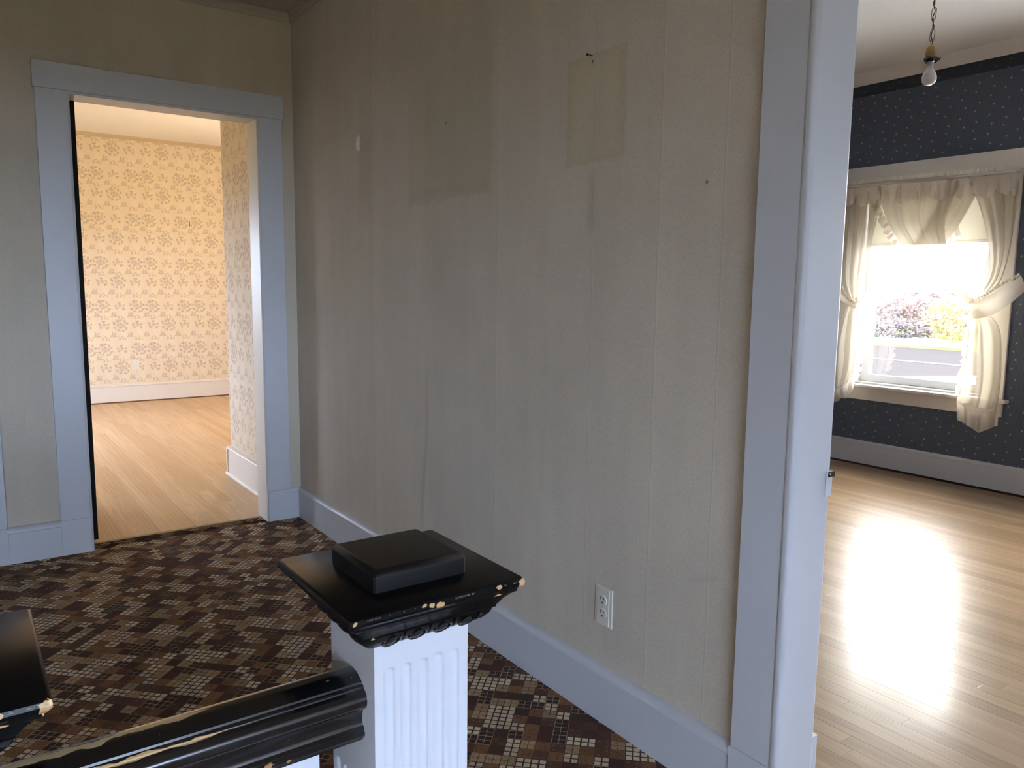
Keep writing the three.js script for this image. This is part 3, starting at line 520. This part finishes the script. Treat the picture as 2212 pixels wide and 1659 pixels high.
{
  const x0 = -1.4605, x1 = -1.0475, rail = thing('hand_rail', 'glossy black moulded hand rail with worn bare-wood edges, between the two newel posts', 'hand rail');
  const pos = [], uv = [];
  const N = 24;
  for (let i = 0; i + 1 < RP.length; i++) for (let k = 0; k < N; k++) {
    const a = x0 + (x1 - x0) * k / N, b = x0 + (x1 - x0) * (k + 1) / N, [za, ya] = RP[i], [zb, yb] = RP[i + 1], va = RL[i] / RT, vb = RL[i + 1] / RT;
    pos.push(a, ya, za, b, yb, zb, b, ya, za, a, ya, za, a, yb, zb, b, yb, zb);
    uv.push(k / N, va, (k + 1) / N, vb, (k + 1) / N, va, k / N, va, k / N, vb, (k + 1) / N, vb);
  }
  const g = new THREE.BufferGeometry(); g.setAttribute('position', new THREE.Float32BufferAttribute(pos, 3)); g.setAttribute('uv', new THREE.Float32BufferAttribute(uv, 2)); g.computeVertexNormals();
  part('moulded_rail', toCreasedNormals(g, 0.55), M.railBlack, rail);
}
// flat white balusters under the rail
for (const [x, label] of [[-1.152, 'flat white board baluster under the black rail, nearest the white newel post'], [-1.33, 'flat white board baluster under the black rail, beside the cut-off newel post']]) {
  const b = mesh('baluster', bx(x - 0.05, x + 0.05, 0.1, 0.6365, 3.045, 3.07, 0.003), M.white); b.userData.label = label; b.userData.category = 'baluster';
}
{ const b = mesh('bottom_rail', bx(-1.4605, -1.0475, 0.04, 0.1, 3.03, 3.085, 0.004), M.white); b.userData.label = 'white bottom rail below the balusters, between the newel posts'; b.userData.category = 'rail'; }

// ------------------------------------------------------------------ wall outlets
function makeOutlet(label, cat) {     // faces -x, back on x = 0
  const t = thing('wall_outlet', label, cat);
  part('cover_plate', [bx(-0.0045, 0, -0.057, 0.057, -0.035, 0.035, 0.0015), bx(-0.0068, -0.003, -0.054, 0.054, -0.0245, 0.0245, 0.0015)], M.ivory, t);
  for (const y of [0.0195, -0.0195]) {
    const face = new THREE.CylinderGeometry(0.0162, 0.0166, 0.003, 40).rotateZ(Math.PI / 2).scale(1, 0.86, 1).translate(-0.0075, y, 0);
    const f = part('receptacle', boxUV(face), M.ivory, t);
    part('slot', bx(-0.0098, -0.0085, y + 0.001, y + 0.0095, -0.0072, -0.0052), M.slot, f); part('slot', bx(-0.0098, -0.0085, y + 0.002, y + 0.0085, 0.0052, 0.0072), M.slot, f);
    part('slot', new THREE.CylinderGeometry(0.0026, 0.0026, 0.0013, 16).rotateZ(Math.PI / 2).translate(-0.0091, y - 0.0078, 0), M.slot, f);
  }
  part('screw', new THREE.SphereGeometry(0.0032, 14, 8).scale(0.5, 1, 1).translate(-0.0068, 0, 0), M.metal, t);
  return t;
}
const outlet = makeOutlet('ivory duplex outlet with raised panel on the tan wall above the white skirting', 'outlet');
outlet.position.set(-0.0005, 0.3396, 2.4185);
{ const c = outlet.clone(); c.name = numbered('wall_outlet'); c.userData = { label: 'pale yellow outlet low on the flowered wallpaper in the room behind the doorway', category: 'outlet' }; c.rotation.y = -Math.PI / 2; c.position.set(0.047, 0.385, PZ + 0.0005); scene.add(c); }

// nails and a torn scrap of paper on the walls
{
  const n = mesh('picture_nail', [new THREE.CylinderGeometry(0.0014, 0.0014, 0.02, 8).rotateZ(Math.PI / 2).translate(-0.01, 0, 0), new THREE.CylinderGeometry(0.0036, 0.0036, 0.0016, 12).rotateZ(Math.PI / 2).translate(-0.0205, 0, 0)], M.dark);
  n.position.set(0, 1.868, 2.313); n.userData.label = 'small dark nail at the top edge of the picture ghost on the tan wall'; n.userData.category = 'nail';
  const m = mesh('picture_hook', [bx(-0.012, 0.012, -0.018, 0.018, 0, 0.004, 0.001).scale(0.28, 1, 1), new THREE.TorusGeometry(0.006, 0.0018, 6, 12, Math.PI * 1.3).rotateY(Math.PI / 2).translate(0, -0.016, 0.006)], M.dark);
  m.position.set(0.639, 1.882, PZ); m.userData.label = 'tiny dark hook on the flowered wallpaper of the far room'; m.userData.category = 'hook';
  const flap = (u, v) => [-0.0015 - (0.003 + 0.010 * Math.sin(v * 2.4)) * (1 - u), 0.032 - 0.066 * v + 0.005 * noise2(u * 3, v * 3), (u - 0.5) * 0.015 * (1 - 0.45 * v) * (1 + 0.4 * noise2(v * 4, 2))];
  const curl = (u, v) => { const p = flap(u * 0.5, v * 0.5); return [p[0] - 0.003 - 0.008 * v, p[1] - 0.004, p[2] - 0.008 * u]; };
  const s = mesh('torn_paper', [grid(8, 14, flap), grid(5, 8, curl)], std({ color: 0xe8dfcc, roughness: 0.9, side: THREE.DoubleSide })); s.position.set(0, 1.85, 0.802); s.userData.label = 'small pale scrap of torn wallpaper curling off the tan wall'; s.userData.category = 'torn paper';
}
{ // strike plate on the end of the opening's jamb
  const s = thing('strike_plate', 'dark metal strike plate on the white jamb beside the navy room', 'strike plate', [0.108, 0.815, HO.z0 + 0.0005]);
  part('plate', bx(-0.011, 0.011, -0.032, 0.026, 0, 0.0022, 0.001), M.white, s);
  const l = part('lip', bx(-0.006, 0.0165, 0.012, 0.024, 0.0005, 0.005, 0.001), M.dark, s); l.userData.label = 'dark curled lip'; part('screw', new THREE.SphereGeometry(0.0022, 10, 6).translate(-0.003, 0.019, 0.0045), M.metal, s);
}

// ------------------------------------------------------------------ pendant bulb in the blue room
function chainLink(w, h, r) { const pts = []; for (let k = 0; k < 24; k++) { const a = k / 24 * 6.283, c = Math.cos(a), s = Math.sin(a); pts.push([c * w, s * w + Math.sign(s) * (h - w), 0]); } return tube(pts, r, 48, 7, true); }
function makePendant(label, x, y, z, top, lit) {       // y = bottom of the bulb
  const t = thing('pendant_light', label, 'pendant light', [x, y, z]), K = 0.83, span = (top - y) / K; t.scale.setScalar(K);
  const bulbP = [[0.0001, 0], [0.012, 0.0015], [0.022, 0.0065], [0.029, 0.015], [0.0325, 0.026], [0.0325, 0.037], [0.0295, 0.049], [0.024, 0.060], [0.018, 0.071], [0.0148, 0.080], [0.0138, 0.088], [0.0138, 0.094]];
  const smooth = new THREE.SplineCurve(bulbP.map((p) => new THREE.Vector2(...p))).getPoints(40).map((p) => new THREE.Vector2(Math.max(0.0001, p.x), p.y));
  part('bulb', new THREE.LatheGeometry(smooth, 36), lit ? std({ color: 0xfff1d8, emissive: new THREE.Color(1, 0.78, 0.45), emissiveIntensity: 6, roughness: 0.4 }) : M.bulb, t);
  part('screw_base', new THREE.LatheGeometry([[0.0138, 0.092], [0.0145, 0.094], [0.0138, 0.097], [0.0148, 0.1], [0.0138, 0.103], [0.0148, 0.106], [0.017, 0.108]].map((p) => new THREE.Vector2(...p)), 28), M.metal, t);
  const fl = []; for (let k = 0; k <= 20; k++) fl.push(k);
  part('shade_holder', [grid(60, 10, (u, v) => { const a = u * 6.28319, r = 0.017 + 0.021 * Math.sin(v * 1.57) + 0.0028 * v * Math.sin(a * 6); return [Math.cos(a) * r, 0.130 - 0.017 * v - 0.004 * v * Math.sin(a * 6 + 1), Math.sin(a) * r]; }), new THREE.LatheGeometry([[0.017, 0.106], [0.0185, 0.112], [0.0195, 0.122], [0.021, 0.13]].map((p) => new THREE.Vector2(...p)), 28), new THREE.CylinderGeometry(0.0016, 0.0016, 0.014, 8).rotateZ(1.4).translate(-0.04, 0.115, 0), new THREE.CylinderGeometry(0.0016, 0.0016, 0.012, 8).rotateX(1.5).translate(0.012, 0.118, 0.038)], phy({ color: 0x2d2c2c, roughness: 0.45, metalness: 0.5, side: THREE.DoubleSide }), t);
  part('socket_cup', new THREE.LatheGeometry(new THREE.SplineCurve([[0.0245, 0.128], [0.0243, 0.140], [0.0225, 0.158], [0.0185, 0.172], [0.011, 0.1795], [0.0055, 0.182], [0.0035, 0.186], [0.0001, 0.187]].map((p) => new THREE.Vector2(...p))).getPoints(28), 30), M.brass, t);
  part('loop', new THREE.TorusGeometry(0.0085, 0.0018, 8, 24).translate(0, 0.1945, 0), M.brass, t);
  let yy = 0.199, k = 0; const H = 0.027;
  while (yy + 2 * H - 0.004 < span - 0.024) { const l = part('chain_link', chainLink(0.0095, H, 0.0016), M.chain, t); l.position.y = yy + H; l.rotation.y = k % 2 ? 0.35 : 1.75; l.rotation.z = k % 2 ? -0.05 : 0.05; yy += 2 * H - 0.0058; k++; }
  part('canopy', new THREE.LatheGeometry([[0.0001, 0], [0.012, -0.002], [0.02, 0.006], [0.045, 0.016], [0.058, 0.028], [0.06, 0.034]].map((p) => new THREE.Vector2(p[0], span - 0.034 + p[1])), 32), M.brass, t);
  const pts = []; for (let i = 0; i <= 40; i++) { const h = 0.186 + (span - 0.03 - 0.186) * i / 40; pts.push([0.0045 * Math.sin(i * 1.35), h, 0.0045 * Math.cos(i * 1.35)]); } part('cord', tube(pts, 0.0022, 160, 6), std({ color: 0x3a2c1c, roughness: 0.8 }), t);
  return t;
}
makePendant('bare frosted bulb in a brass socket hanging on a chain before the navy wall', 1.70, 2.0425, 2.355, 2.735, false);
// the lit bulb in the pink room hangs out of sight behind the jog; its warm light falls on the floor and through the doorway
makePendant('lit warm bulb on a chain in the flowered room, hidden behind the jog', 0.85, 1.68, -3.05, PC, true);
{
  const p = new THREE.PointLight(new THREE.Color(1, 0.80, 0.56), 4.0, 0, 2); p.position.set(0.85, 1.715, -3.05); p.castShadow = true; p.shadow.radius = 1.6; p.shadow.mapSize.set(1024, 1024); scene.add(p);
}

// ------------------------------------------------------------------ blind, rod and sheer curtains
{
  const s = thing('roller_shade', 'cream roller shade drawn down over the upper part of the window', 'window shade', [D + 0.035, 0, 0]);
  part('fabric', bx(-0.0006, 0.0006, 1.57, 1.955, BW.z0 + 0.03, BW.z1 - 0.03), M.shade, s);
  part('hem_bar', bx(-0.004, 0.004, 1.556, 1.574, BW.z0 + 0.03, BW.z1 - 0.03, 0.003), M.shade, s);
  part('roller', new THREE.CylinderGeometry(0.013, 0.013, BW.z1 - BW.z0 - 0.04, 16).rotateX(Math.PI / 2).translate(0, 1.945, (BW.z0 + BW.z1) / 2), M.cream, s);
}
const CX = 3.715;
{
  const r = thing('curtain_rod', 'slim white curtain rod across the top of the window', 'curtain rod');
  part('rod', tube([[D, 1.966, 0.772], [CX + 0.02, 1.968, 0.772], [CX, 1.968, 0.79], [CX, 1.964, 1.34], [CX, 1.958, 1.89], [CX + 0.02, 1.958, 1.908], [D, 1.956, 1.908]], 0.006, 80, 8), M.cream, r);
}
const lerp = (a, b, t) => a + (b - a) * t;
function poly(pts) { return (t) => { const n = pts.length - 1, i = Math.min(n - 1, Math.floor(t * n)), f = t * n - i, a = pts[Math.max(0, i - 1)], b = pts[i], c = pts[i + 1], d = pts[Math.min(n, i + 2)]; return b.map((_, k) => 0.5 * ((2 * b[k]) + (-a[k] + c[k]) * f + (2 * a[k] - 5 * b[k] + 4 * c[k] - d[k]) * f * f + (-a[k] + 3 * b[k] - 3 * c[k] + d[k]) * f * f * f)); }; }
// a gathered sheet between two edge curves [z, y, x-offset]; pleats bulge towards the room
function drape(L, R, pleats, amp, nu, nv, ph = 0) {
  const a = poly(L), b = poly(R);
  return grid(nu, nv, (u, v) => {
    const p = a(v), q = b(v), w = Math.hypot(p[0] - q[0], p[1] - q[1]);
    const k = amp * Math.min(1, w / 0.16 + 0.12), th = u * pleats * 6.283 + ph + 0.9 * Math.sin(v * 3 + u * 4);
    return [CX - lerp(p[2], q[2], u) - k * (Math.sin(th) + 0.35 * Math.sin(th * 2.3 + 1)), lerp(p[1], q[1], u) + 0.004 * Math.sin(th * 1.7), lerp(p[0], q[0], u) + 0.35 * k * Math.cos(th)];
  });
}
// a frill along a curve: `out` is the [z, y] direction of its free edge
function frill(C, width, waves, out, amp = 0.012, nu = 120, nv = 6) {
  const c = poly(C);
  return grid(nu, nv, (u, v) => { const p = c(u), th = u * waves * 6.283, k = amp * v; return [CX - p[2] - k * (Math.sin(th) + 0.5 * Math.sin(th * 1.6 + 2)), p[1] + out[1] * width * v * (1 + 0.13 * Math.sin(th * 0.5 + 1)) + 0.3 * k * Math.sin(th * 0.7), p[0] + out[0] * width * v * (1 + 0.1 * Math.sin(th * 0.6)) + 0.5 * k * Math.cos(th)]; });
}
{
  const t = thing('curtain_valance', 'gathered sheer valance with a frilled lower edge along the rod', 'valance');
  const top = (o) => [[0.778, 1.966, o], [1.06, 1.968, o], [1.34, 1.962, o], [1.62, 1.958, o], [1.908, 1.956, o]];
  part('rod_pocket', grid(160, 10, (u, v) => { const p = poly(top(0))(u), a = v * 6.283; return [CX - 0.0105 * Math.cos(a) - 0.0015 * Math.sin(u * 400), p[1] + 0.0165 * Math.sin(a), p[0]]; }), phy({ color: 0xd9cfc8, roughness: 0.95, transmission: 0.2, thickness: 0, side: THREE.DoubleSide }), t);
  part('heading', frill(top(0.002).map(([z, y, o]) => [z, y + 0.015, o]), 0.024, 46, [0, 1], 0.006, 420, 3), M.valance, t);
  part('frill', frill(top(0.012).map(([z, y, o]) => [z, y - 0.012, o + 0.004]), 0.118, 17, [0, -1], 0.017, 420, 8), M.valance, t);
}
{
  const t = thing('sheer_curtain', 'sheer tied-back curtain beside the white door jamb, ending at the window sill', 'curtain');
  part('panel', drape([[0.775, 1.95, 0], [0.772, 1.7, 0.002], [0.776, 1.45, 0.006], [0.80, 1.28, 0.012], [0.893, 1.165, 0.02]], [[1.06, 1.95, 0], [1.035, 1.75, 0.004], [1.003, 1.55, 0.008], [0.968, 1.34, 0.014], [0.926, 1.165, 0.022]], 3.4, 0.008, 90, 40), M.sheer, t);
  part('crossing_panel', drape([[1.50, 1.95, -0.012], [1.33, 1.62, -0.012], [1.19, 1.42, -0.006], [1.08, 1.30, 0.004], [0.915, 1.19, 0.02]], [[1.70, 1.95, -0.012], [1.56, 1.66, -0.012], [1.34, 1.37, -0.004], [1.13, 1.22, 0.006], [0.93, 1.155, 0.022]], 3, 0.008, 80, 40, 1), M.sheer, t);
  part('edge_frill', frill([[1.56, 1.66, -0.012], [1.34, 1.37, -0.004], [1.13, 1.215, 0.006], [0.94, 1.15, 0.022]], 0.055, 15, [0.32, -0.95], 0.012, 140), M.sheerEdge, t);
  part('tail', drape([[0.885, 1.165, 0.022], [0.83, 1.06, 0.022], [0.79, 0.86, 0.02], [0.782, 0.66, 0.02], [0.785, 0.53, 0.02]], [[0.935, 1.165, 0.022], [0.962, 1.06, 0.026], [0.965, 0.86, 0.024], [0.955, 0.72, 0.022], [0.915, 0.60, 0.02]], 2.2, 0.012, 80, 40, 2), M.sheer, t);
  part('inner_frill', frill([[0.945, 1.09, 0.026], [0.965, 0.92, 0.026], [0.962, 0.78, 0.024], [0.94, 0.66, 0.022]], 0.045, 8, [1, -0.1], 0.012, 90), M.sheerEdge, t);
  part('bottom_frill', frill([[0.782, 0.54, 0.022], [0.84, 0.555, 0.026], [0.90, 0.60, 0.026], [0.945, 0.665, 0.026]], 0.10, 3.2, [0.08, -1], 0.011, 90), M.sheerEdge, t);
  const band = part('tie_band', grid(60, 8, (u, v) => { const a = u, z = lerp(0.765, 0.935, a), y = lerp(1.33, 1.15, a) - 0.05 * Math.sin(a * 3.14) * 0.4; return [CX - 0.034 - 0.016 * Math.sin(a * 3.14) + 0.006 * Math.sin(v * 3.14), y - 0.075 * v * (1 - 0.55 * a) , z - 0.008 * v]; }), M.sheerEdge, t);
  part('tie_frill', frill([[0.765, 1.33, 0.03], [0.82, 1.245, 0.045], [0.87, 1.19, 0.05], [0.93, 1.145, 0.04]], 0.02, 14, [0.5, 0.8], 0.006, 120, 3), M.sheerEdge, t);
}
{
  const t = thing('sheer_curtain', 'sheer tied-back curtain whose frilled hem hangs below the sill', 'curtain');
  part('panel', drape([[1.60, 1.95, 0.004], [1.70, 1.72, 0.006], [1.765, 1.48, 0.01], [1.765, 1.33, 0.016], [1.69, 1.18, 0.024]], [[1.905, 1.95, 0.004], [1.895, 1.72, 0.004], [1.878, 1.48, 0.008], [1.84, 1.30, 0.016], [1.735, 1.18, 0.024]], 3.4, 0.008, 90, 40), M.sheer, t);
  part('crossing_panel', drape([[1.02, 1.95, 0.01], [1.10, 1.73, 0.014], [1.20, 1.58, 0.016], [1.32, 1.42, 0.018], [1.46, 1.30, 0.022], [1.705, 1.17, 0.026]], [[1.58, 1.95, 0.01], [1.50, 1.74, 0.014], [1.50, 1.60, 0.016], [1.545, 1.45, 0.018], [1.61, 1.31, 0.022], [1.72, 1.19, 0.026]], 3.6, 0.009, 100, 50, 0.5), M.sheer, t);
  part('edge_frill', frill([[1.03, 1.86, 0.014], [1.105, 1.72, 0.018], [1.205, 1.57, 0.02], [1.325, 1.41, 0.022], [1.47, 1.285, 0.024], [1.69, 1.165, 0.028]], 0.062, 20, [-0.62, -0.5], 0.012, 200), M.sheerEdge, t);
  part('tail', drape([[1.695, 1.165, 0.026], [1.700, 1.05, 0.03], [1.694, 0.88, 0.03], [1.686, 0.70, 0.03], [1.665, 0.55, 0.03]], [[1.735, 1.165, 0.024], [1.86, 1.04, 0.022], [1.895, 0.86, 0.02], [1.905, 0.68, 0.02], [1.895, 0.52, 0.02]], 1.9, 0.016, 100, 40, 2.4), M.sheer, t);
  part('inner_frill', frill([[1.70, 1.09, 0.03], [1.70, 0.94, 0.032], [1.693, 0.79, 0.032], [1.672, 0.60, 0.032]], 0.032, 7, [-1, -0.05], 0.010, 110), M.sheerEdge, t);
  part('bottom_frill', frill([[1.655, 0.58, 0.03], [1.70, 0.535, 0.036], [1.76, 0.505, 0.034], [1.82, 0.51, 0.03], [1.90, 0.53, 0.022]], 0.115, 3.4, [0.05, -1], 0.011, 130), M.sheerEdge, t);
  part('tie_band', grid(70, 8, (u, v) => { const z = lerp(1.685, 1.955, u), y = lerp(1.165, 1.345, u) - 0.018 * Math.sin(u * 3.14); return [CX - 0.05 - 0.012 * Math.sin(u * 3.14) + 0.03 * u * u + 0.006 * Math.sin(v * 3.14), y - (0.085 + 0.03 * Math.sin(u * 3.14)) * v, z + 0.035 * v]; }), M.sheerEdge, t);
  part('tie_frill', frill([[1.685, 1.165, 0.05], [1.77, 1.21, 0.062], [1.86, 1.275, 0.058], [1.955, 1.345, 0.03]], 0.018, 18, [-0.5, 0.8], 0.006, 140, 3), M.sheerEdge, t);
}

// ------------------------------------------------------------------ outside
const GY = -2.6;
struct('ground', bx(-150, 300, GY - 0.4, GY - 0.025, -150, 150), M.gravel);
struct('lawn', bx(25, 120, GY - 0.1, GY - 0.022, -90, 20), M.grass);
struct('car_park', (() => { const s = new THREE.Shape([[30, -40], [52.5, -36], [53, -14], [46, -8], [32.5, -15.5]].map((p) => new THREE.Vector2(p[0], -p[1]))); return boxUV(new THREE.ExtrudeGeometry(s, { depth: 0.03, bevelEnabled: false }).rotateX(-Math.PI / 2).translate(0, GY - 0.03, 0)); })(), M.asphalt);
struct('driveway', (() => { const s = new THREE.Shape([[4.2, -40], [33, -40], [35, -17], [48, -8.2], [54, 30], [4.2, 30]].map((p) => new THREE.Vector2(p[0], -p[1]))); return boxUV(new THREE.ExtrudeGeometry(s, { depth: 0.02, bevelEnabled: false }).rotateX(-Math.PI / 2).translate(0, GY - 0.026, 0)); })(), M.concrete);
struct('kerb', bx(41.4, 42.2, GY, GY + 0.02, -34, -13), phy({ specularIntensity: 0, color: 0x47433a, roughness: 1 }));
function bushGeo(n, rx, ry, rz, s) {
  const pos = [], v = new THREE.Vector3(), a = new THREE.Vector3(), b = new THREE.Vector3();
  for (let i = 0; i < n; i++) {
    v.set(rr(-1, 1), rr(-1, 1), rr(-1, 1)).normalize().multiplyScalar(0.55 + 0.45 * Math.sqrt(rnd()));
    const bump = 1 + 0.22 * noise2(v.x * 2.2 + rx, v.z * 2.2 + v.y * 1.7);
    v.set(v.x * rx * bump, ry + v.y * ry * bump, v.z * rz * bump);
    a.set(rr(-1, 1), rr(-1, 1), rr(-1, 1)).normalize().multiplyScalar(s * rr(0.6, 1.2)); b.set(rr(-1, 1), rr(-1, 1), rr(-1, 1)).cross(a).normalize().multiplyScalar(s * 0.5);
    const q = [v.clone().sub(a), v.clone().add(b), v.clone().add(a), v.clone().sub(b)];
    for (const k of [0, 1, 2, 0, 2, 3]) pos.push(q[k].x, q[k].y, q[k].z);
  }
  const g = new THREE.BufferGeometry(); g.setAttribute('position', new THREE.Float32BufferAttribute(pos, 3)); g.setAttribute('uv', new THREE.Float32BufferAttribute(new Float32Array(pos.length / 3 * 2), 2)); g.computeVertexNormals(); return g;
}
const leafMat = (c) => phy({ color: c, roughness: 0.8, transmission: 0.3, thickness: 0, side: THREE.DoubleSide }), bark = std({ color: 0x40342a, roughness: 0.9 });
function shrub(name, label, cat, x, z, rx, ry, rz, n, s, col, y0 = 0) {
  const t = thing(name, label, cat, [x, GY, z]);
  const f = part('foliage', bushGeo(n, rx, ry, rz, s).translate(0, y0, 0), leafMat(col), t); f.userData.kind = 'stuff';
  part('stem', new THREE.CylinderGeometry(0.05, 0.11, y0 + ry, 8).translate(0, (y0 + ry) / 2, 0), bark, t);
  return t;
}
shrub('shrub', 'dark grey-green shrub outside, seen at the window side nearest the jamb', 'shrub', 62, -33, 3.2, 1.45, 3, 1500, 0.2, 0x5e4f48);
shrub('shrub', 'reddish brown bush outside, tall behind the grass bank', 'shrub', 67, -35, 4, 2.1, 4.2, 1900, 0.22, 0x70564f);
shrub('shrub', 'low dark shrub outside, right beneath the white board', 'shrub', 57.5, -27.6, 2.4, 0.95, 2.6, 1400, 0.18, 0x574842);
shrub('shrub', 'tallest purple-brown bush outside in the middle of the window view', 'shrub', 68, -30.5, 4, 2.5, 4, 2000, 0.22, 0x6e5853);
shrub('tree', 'yellow autumn tree outside beyond the car park', 'tree', 57, -22.3, 2.6, 1.75, 2.7, 2300, 0.17, 0x94804f, 0.3);
shrub('shrub', 'orange-brown bush outside, behind the yellow tree', 'shrub', 66, -24, 3.4, 1.9, 3.6, 1600, 0.2, 0x7a5f42);
{ const s = mesh('grass_bank', new THREE.SphereGeometry(1, 24, 10, 0, 6.3, 0, 1.571).scale(2.6, 0.55, 13).translate(57, GY - 0.02, -30), std({ color: 0x56663f, roughness: 1 })); s.userData.label = 'low green grass bank outside at the foot of the bushes'; s.userData.category = 'grass bank'; }
{ const t = thing('sign_board', 'small white board on a post among the bushes outside', 'sign', [60.6, GY, -28.9]); part('board', bx(-0.03, 0.03, 1.1, 1.75, -0.4, 0.4, 0.01), std({ color: 0xe8e8e6, roughness: 0.6 }), t); part('post', bx(0.03, 0.1, 0, 1.7, -0.05, 0.05), bark, t); }

renderer.render(scene, camera);
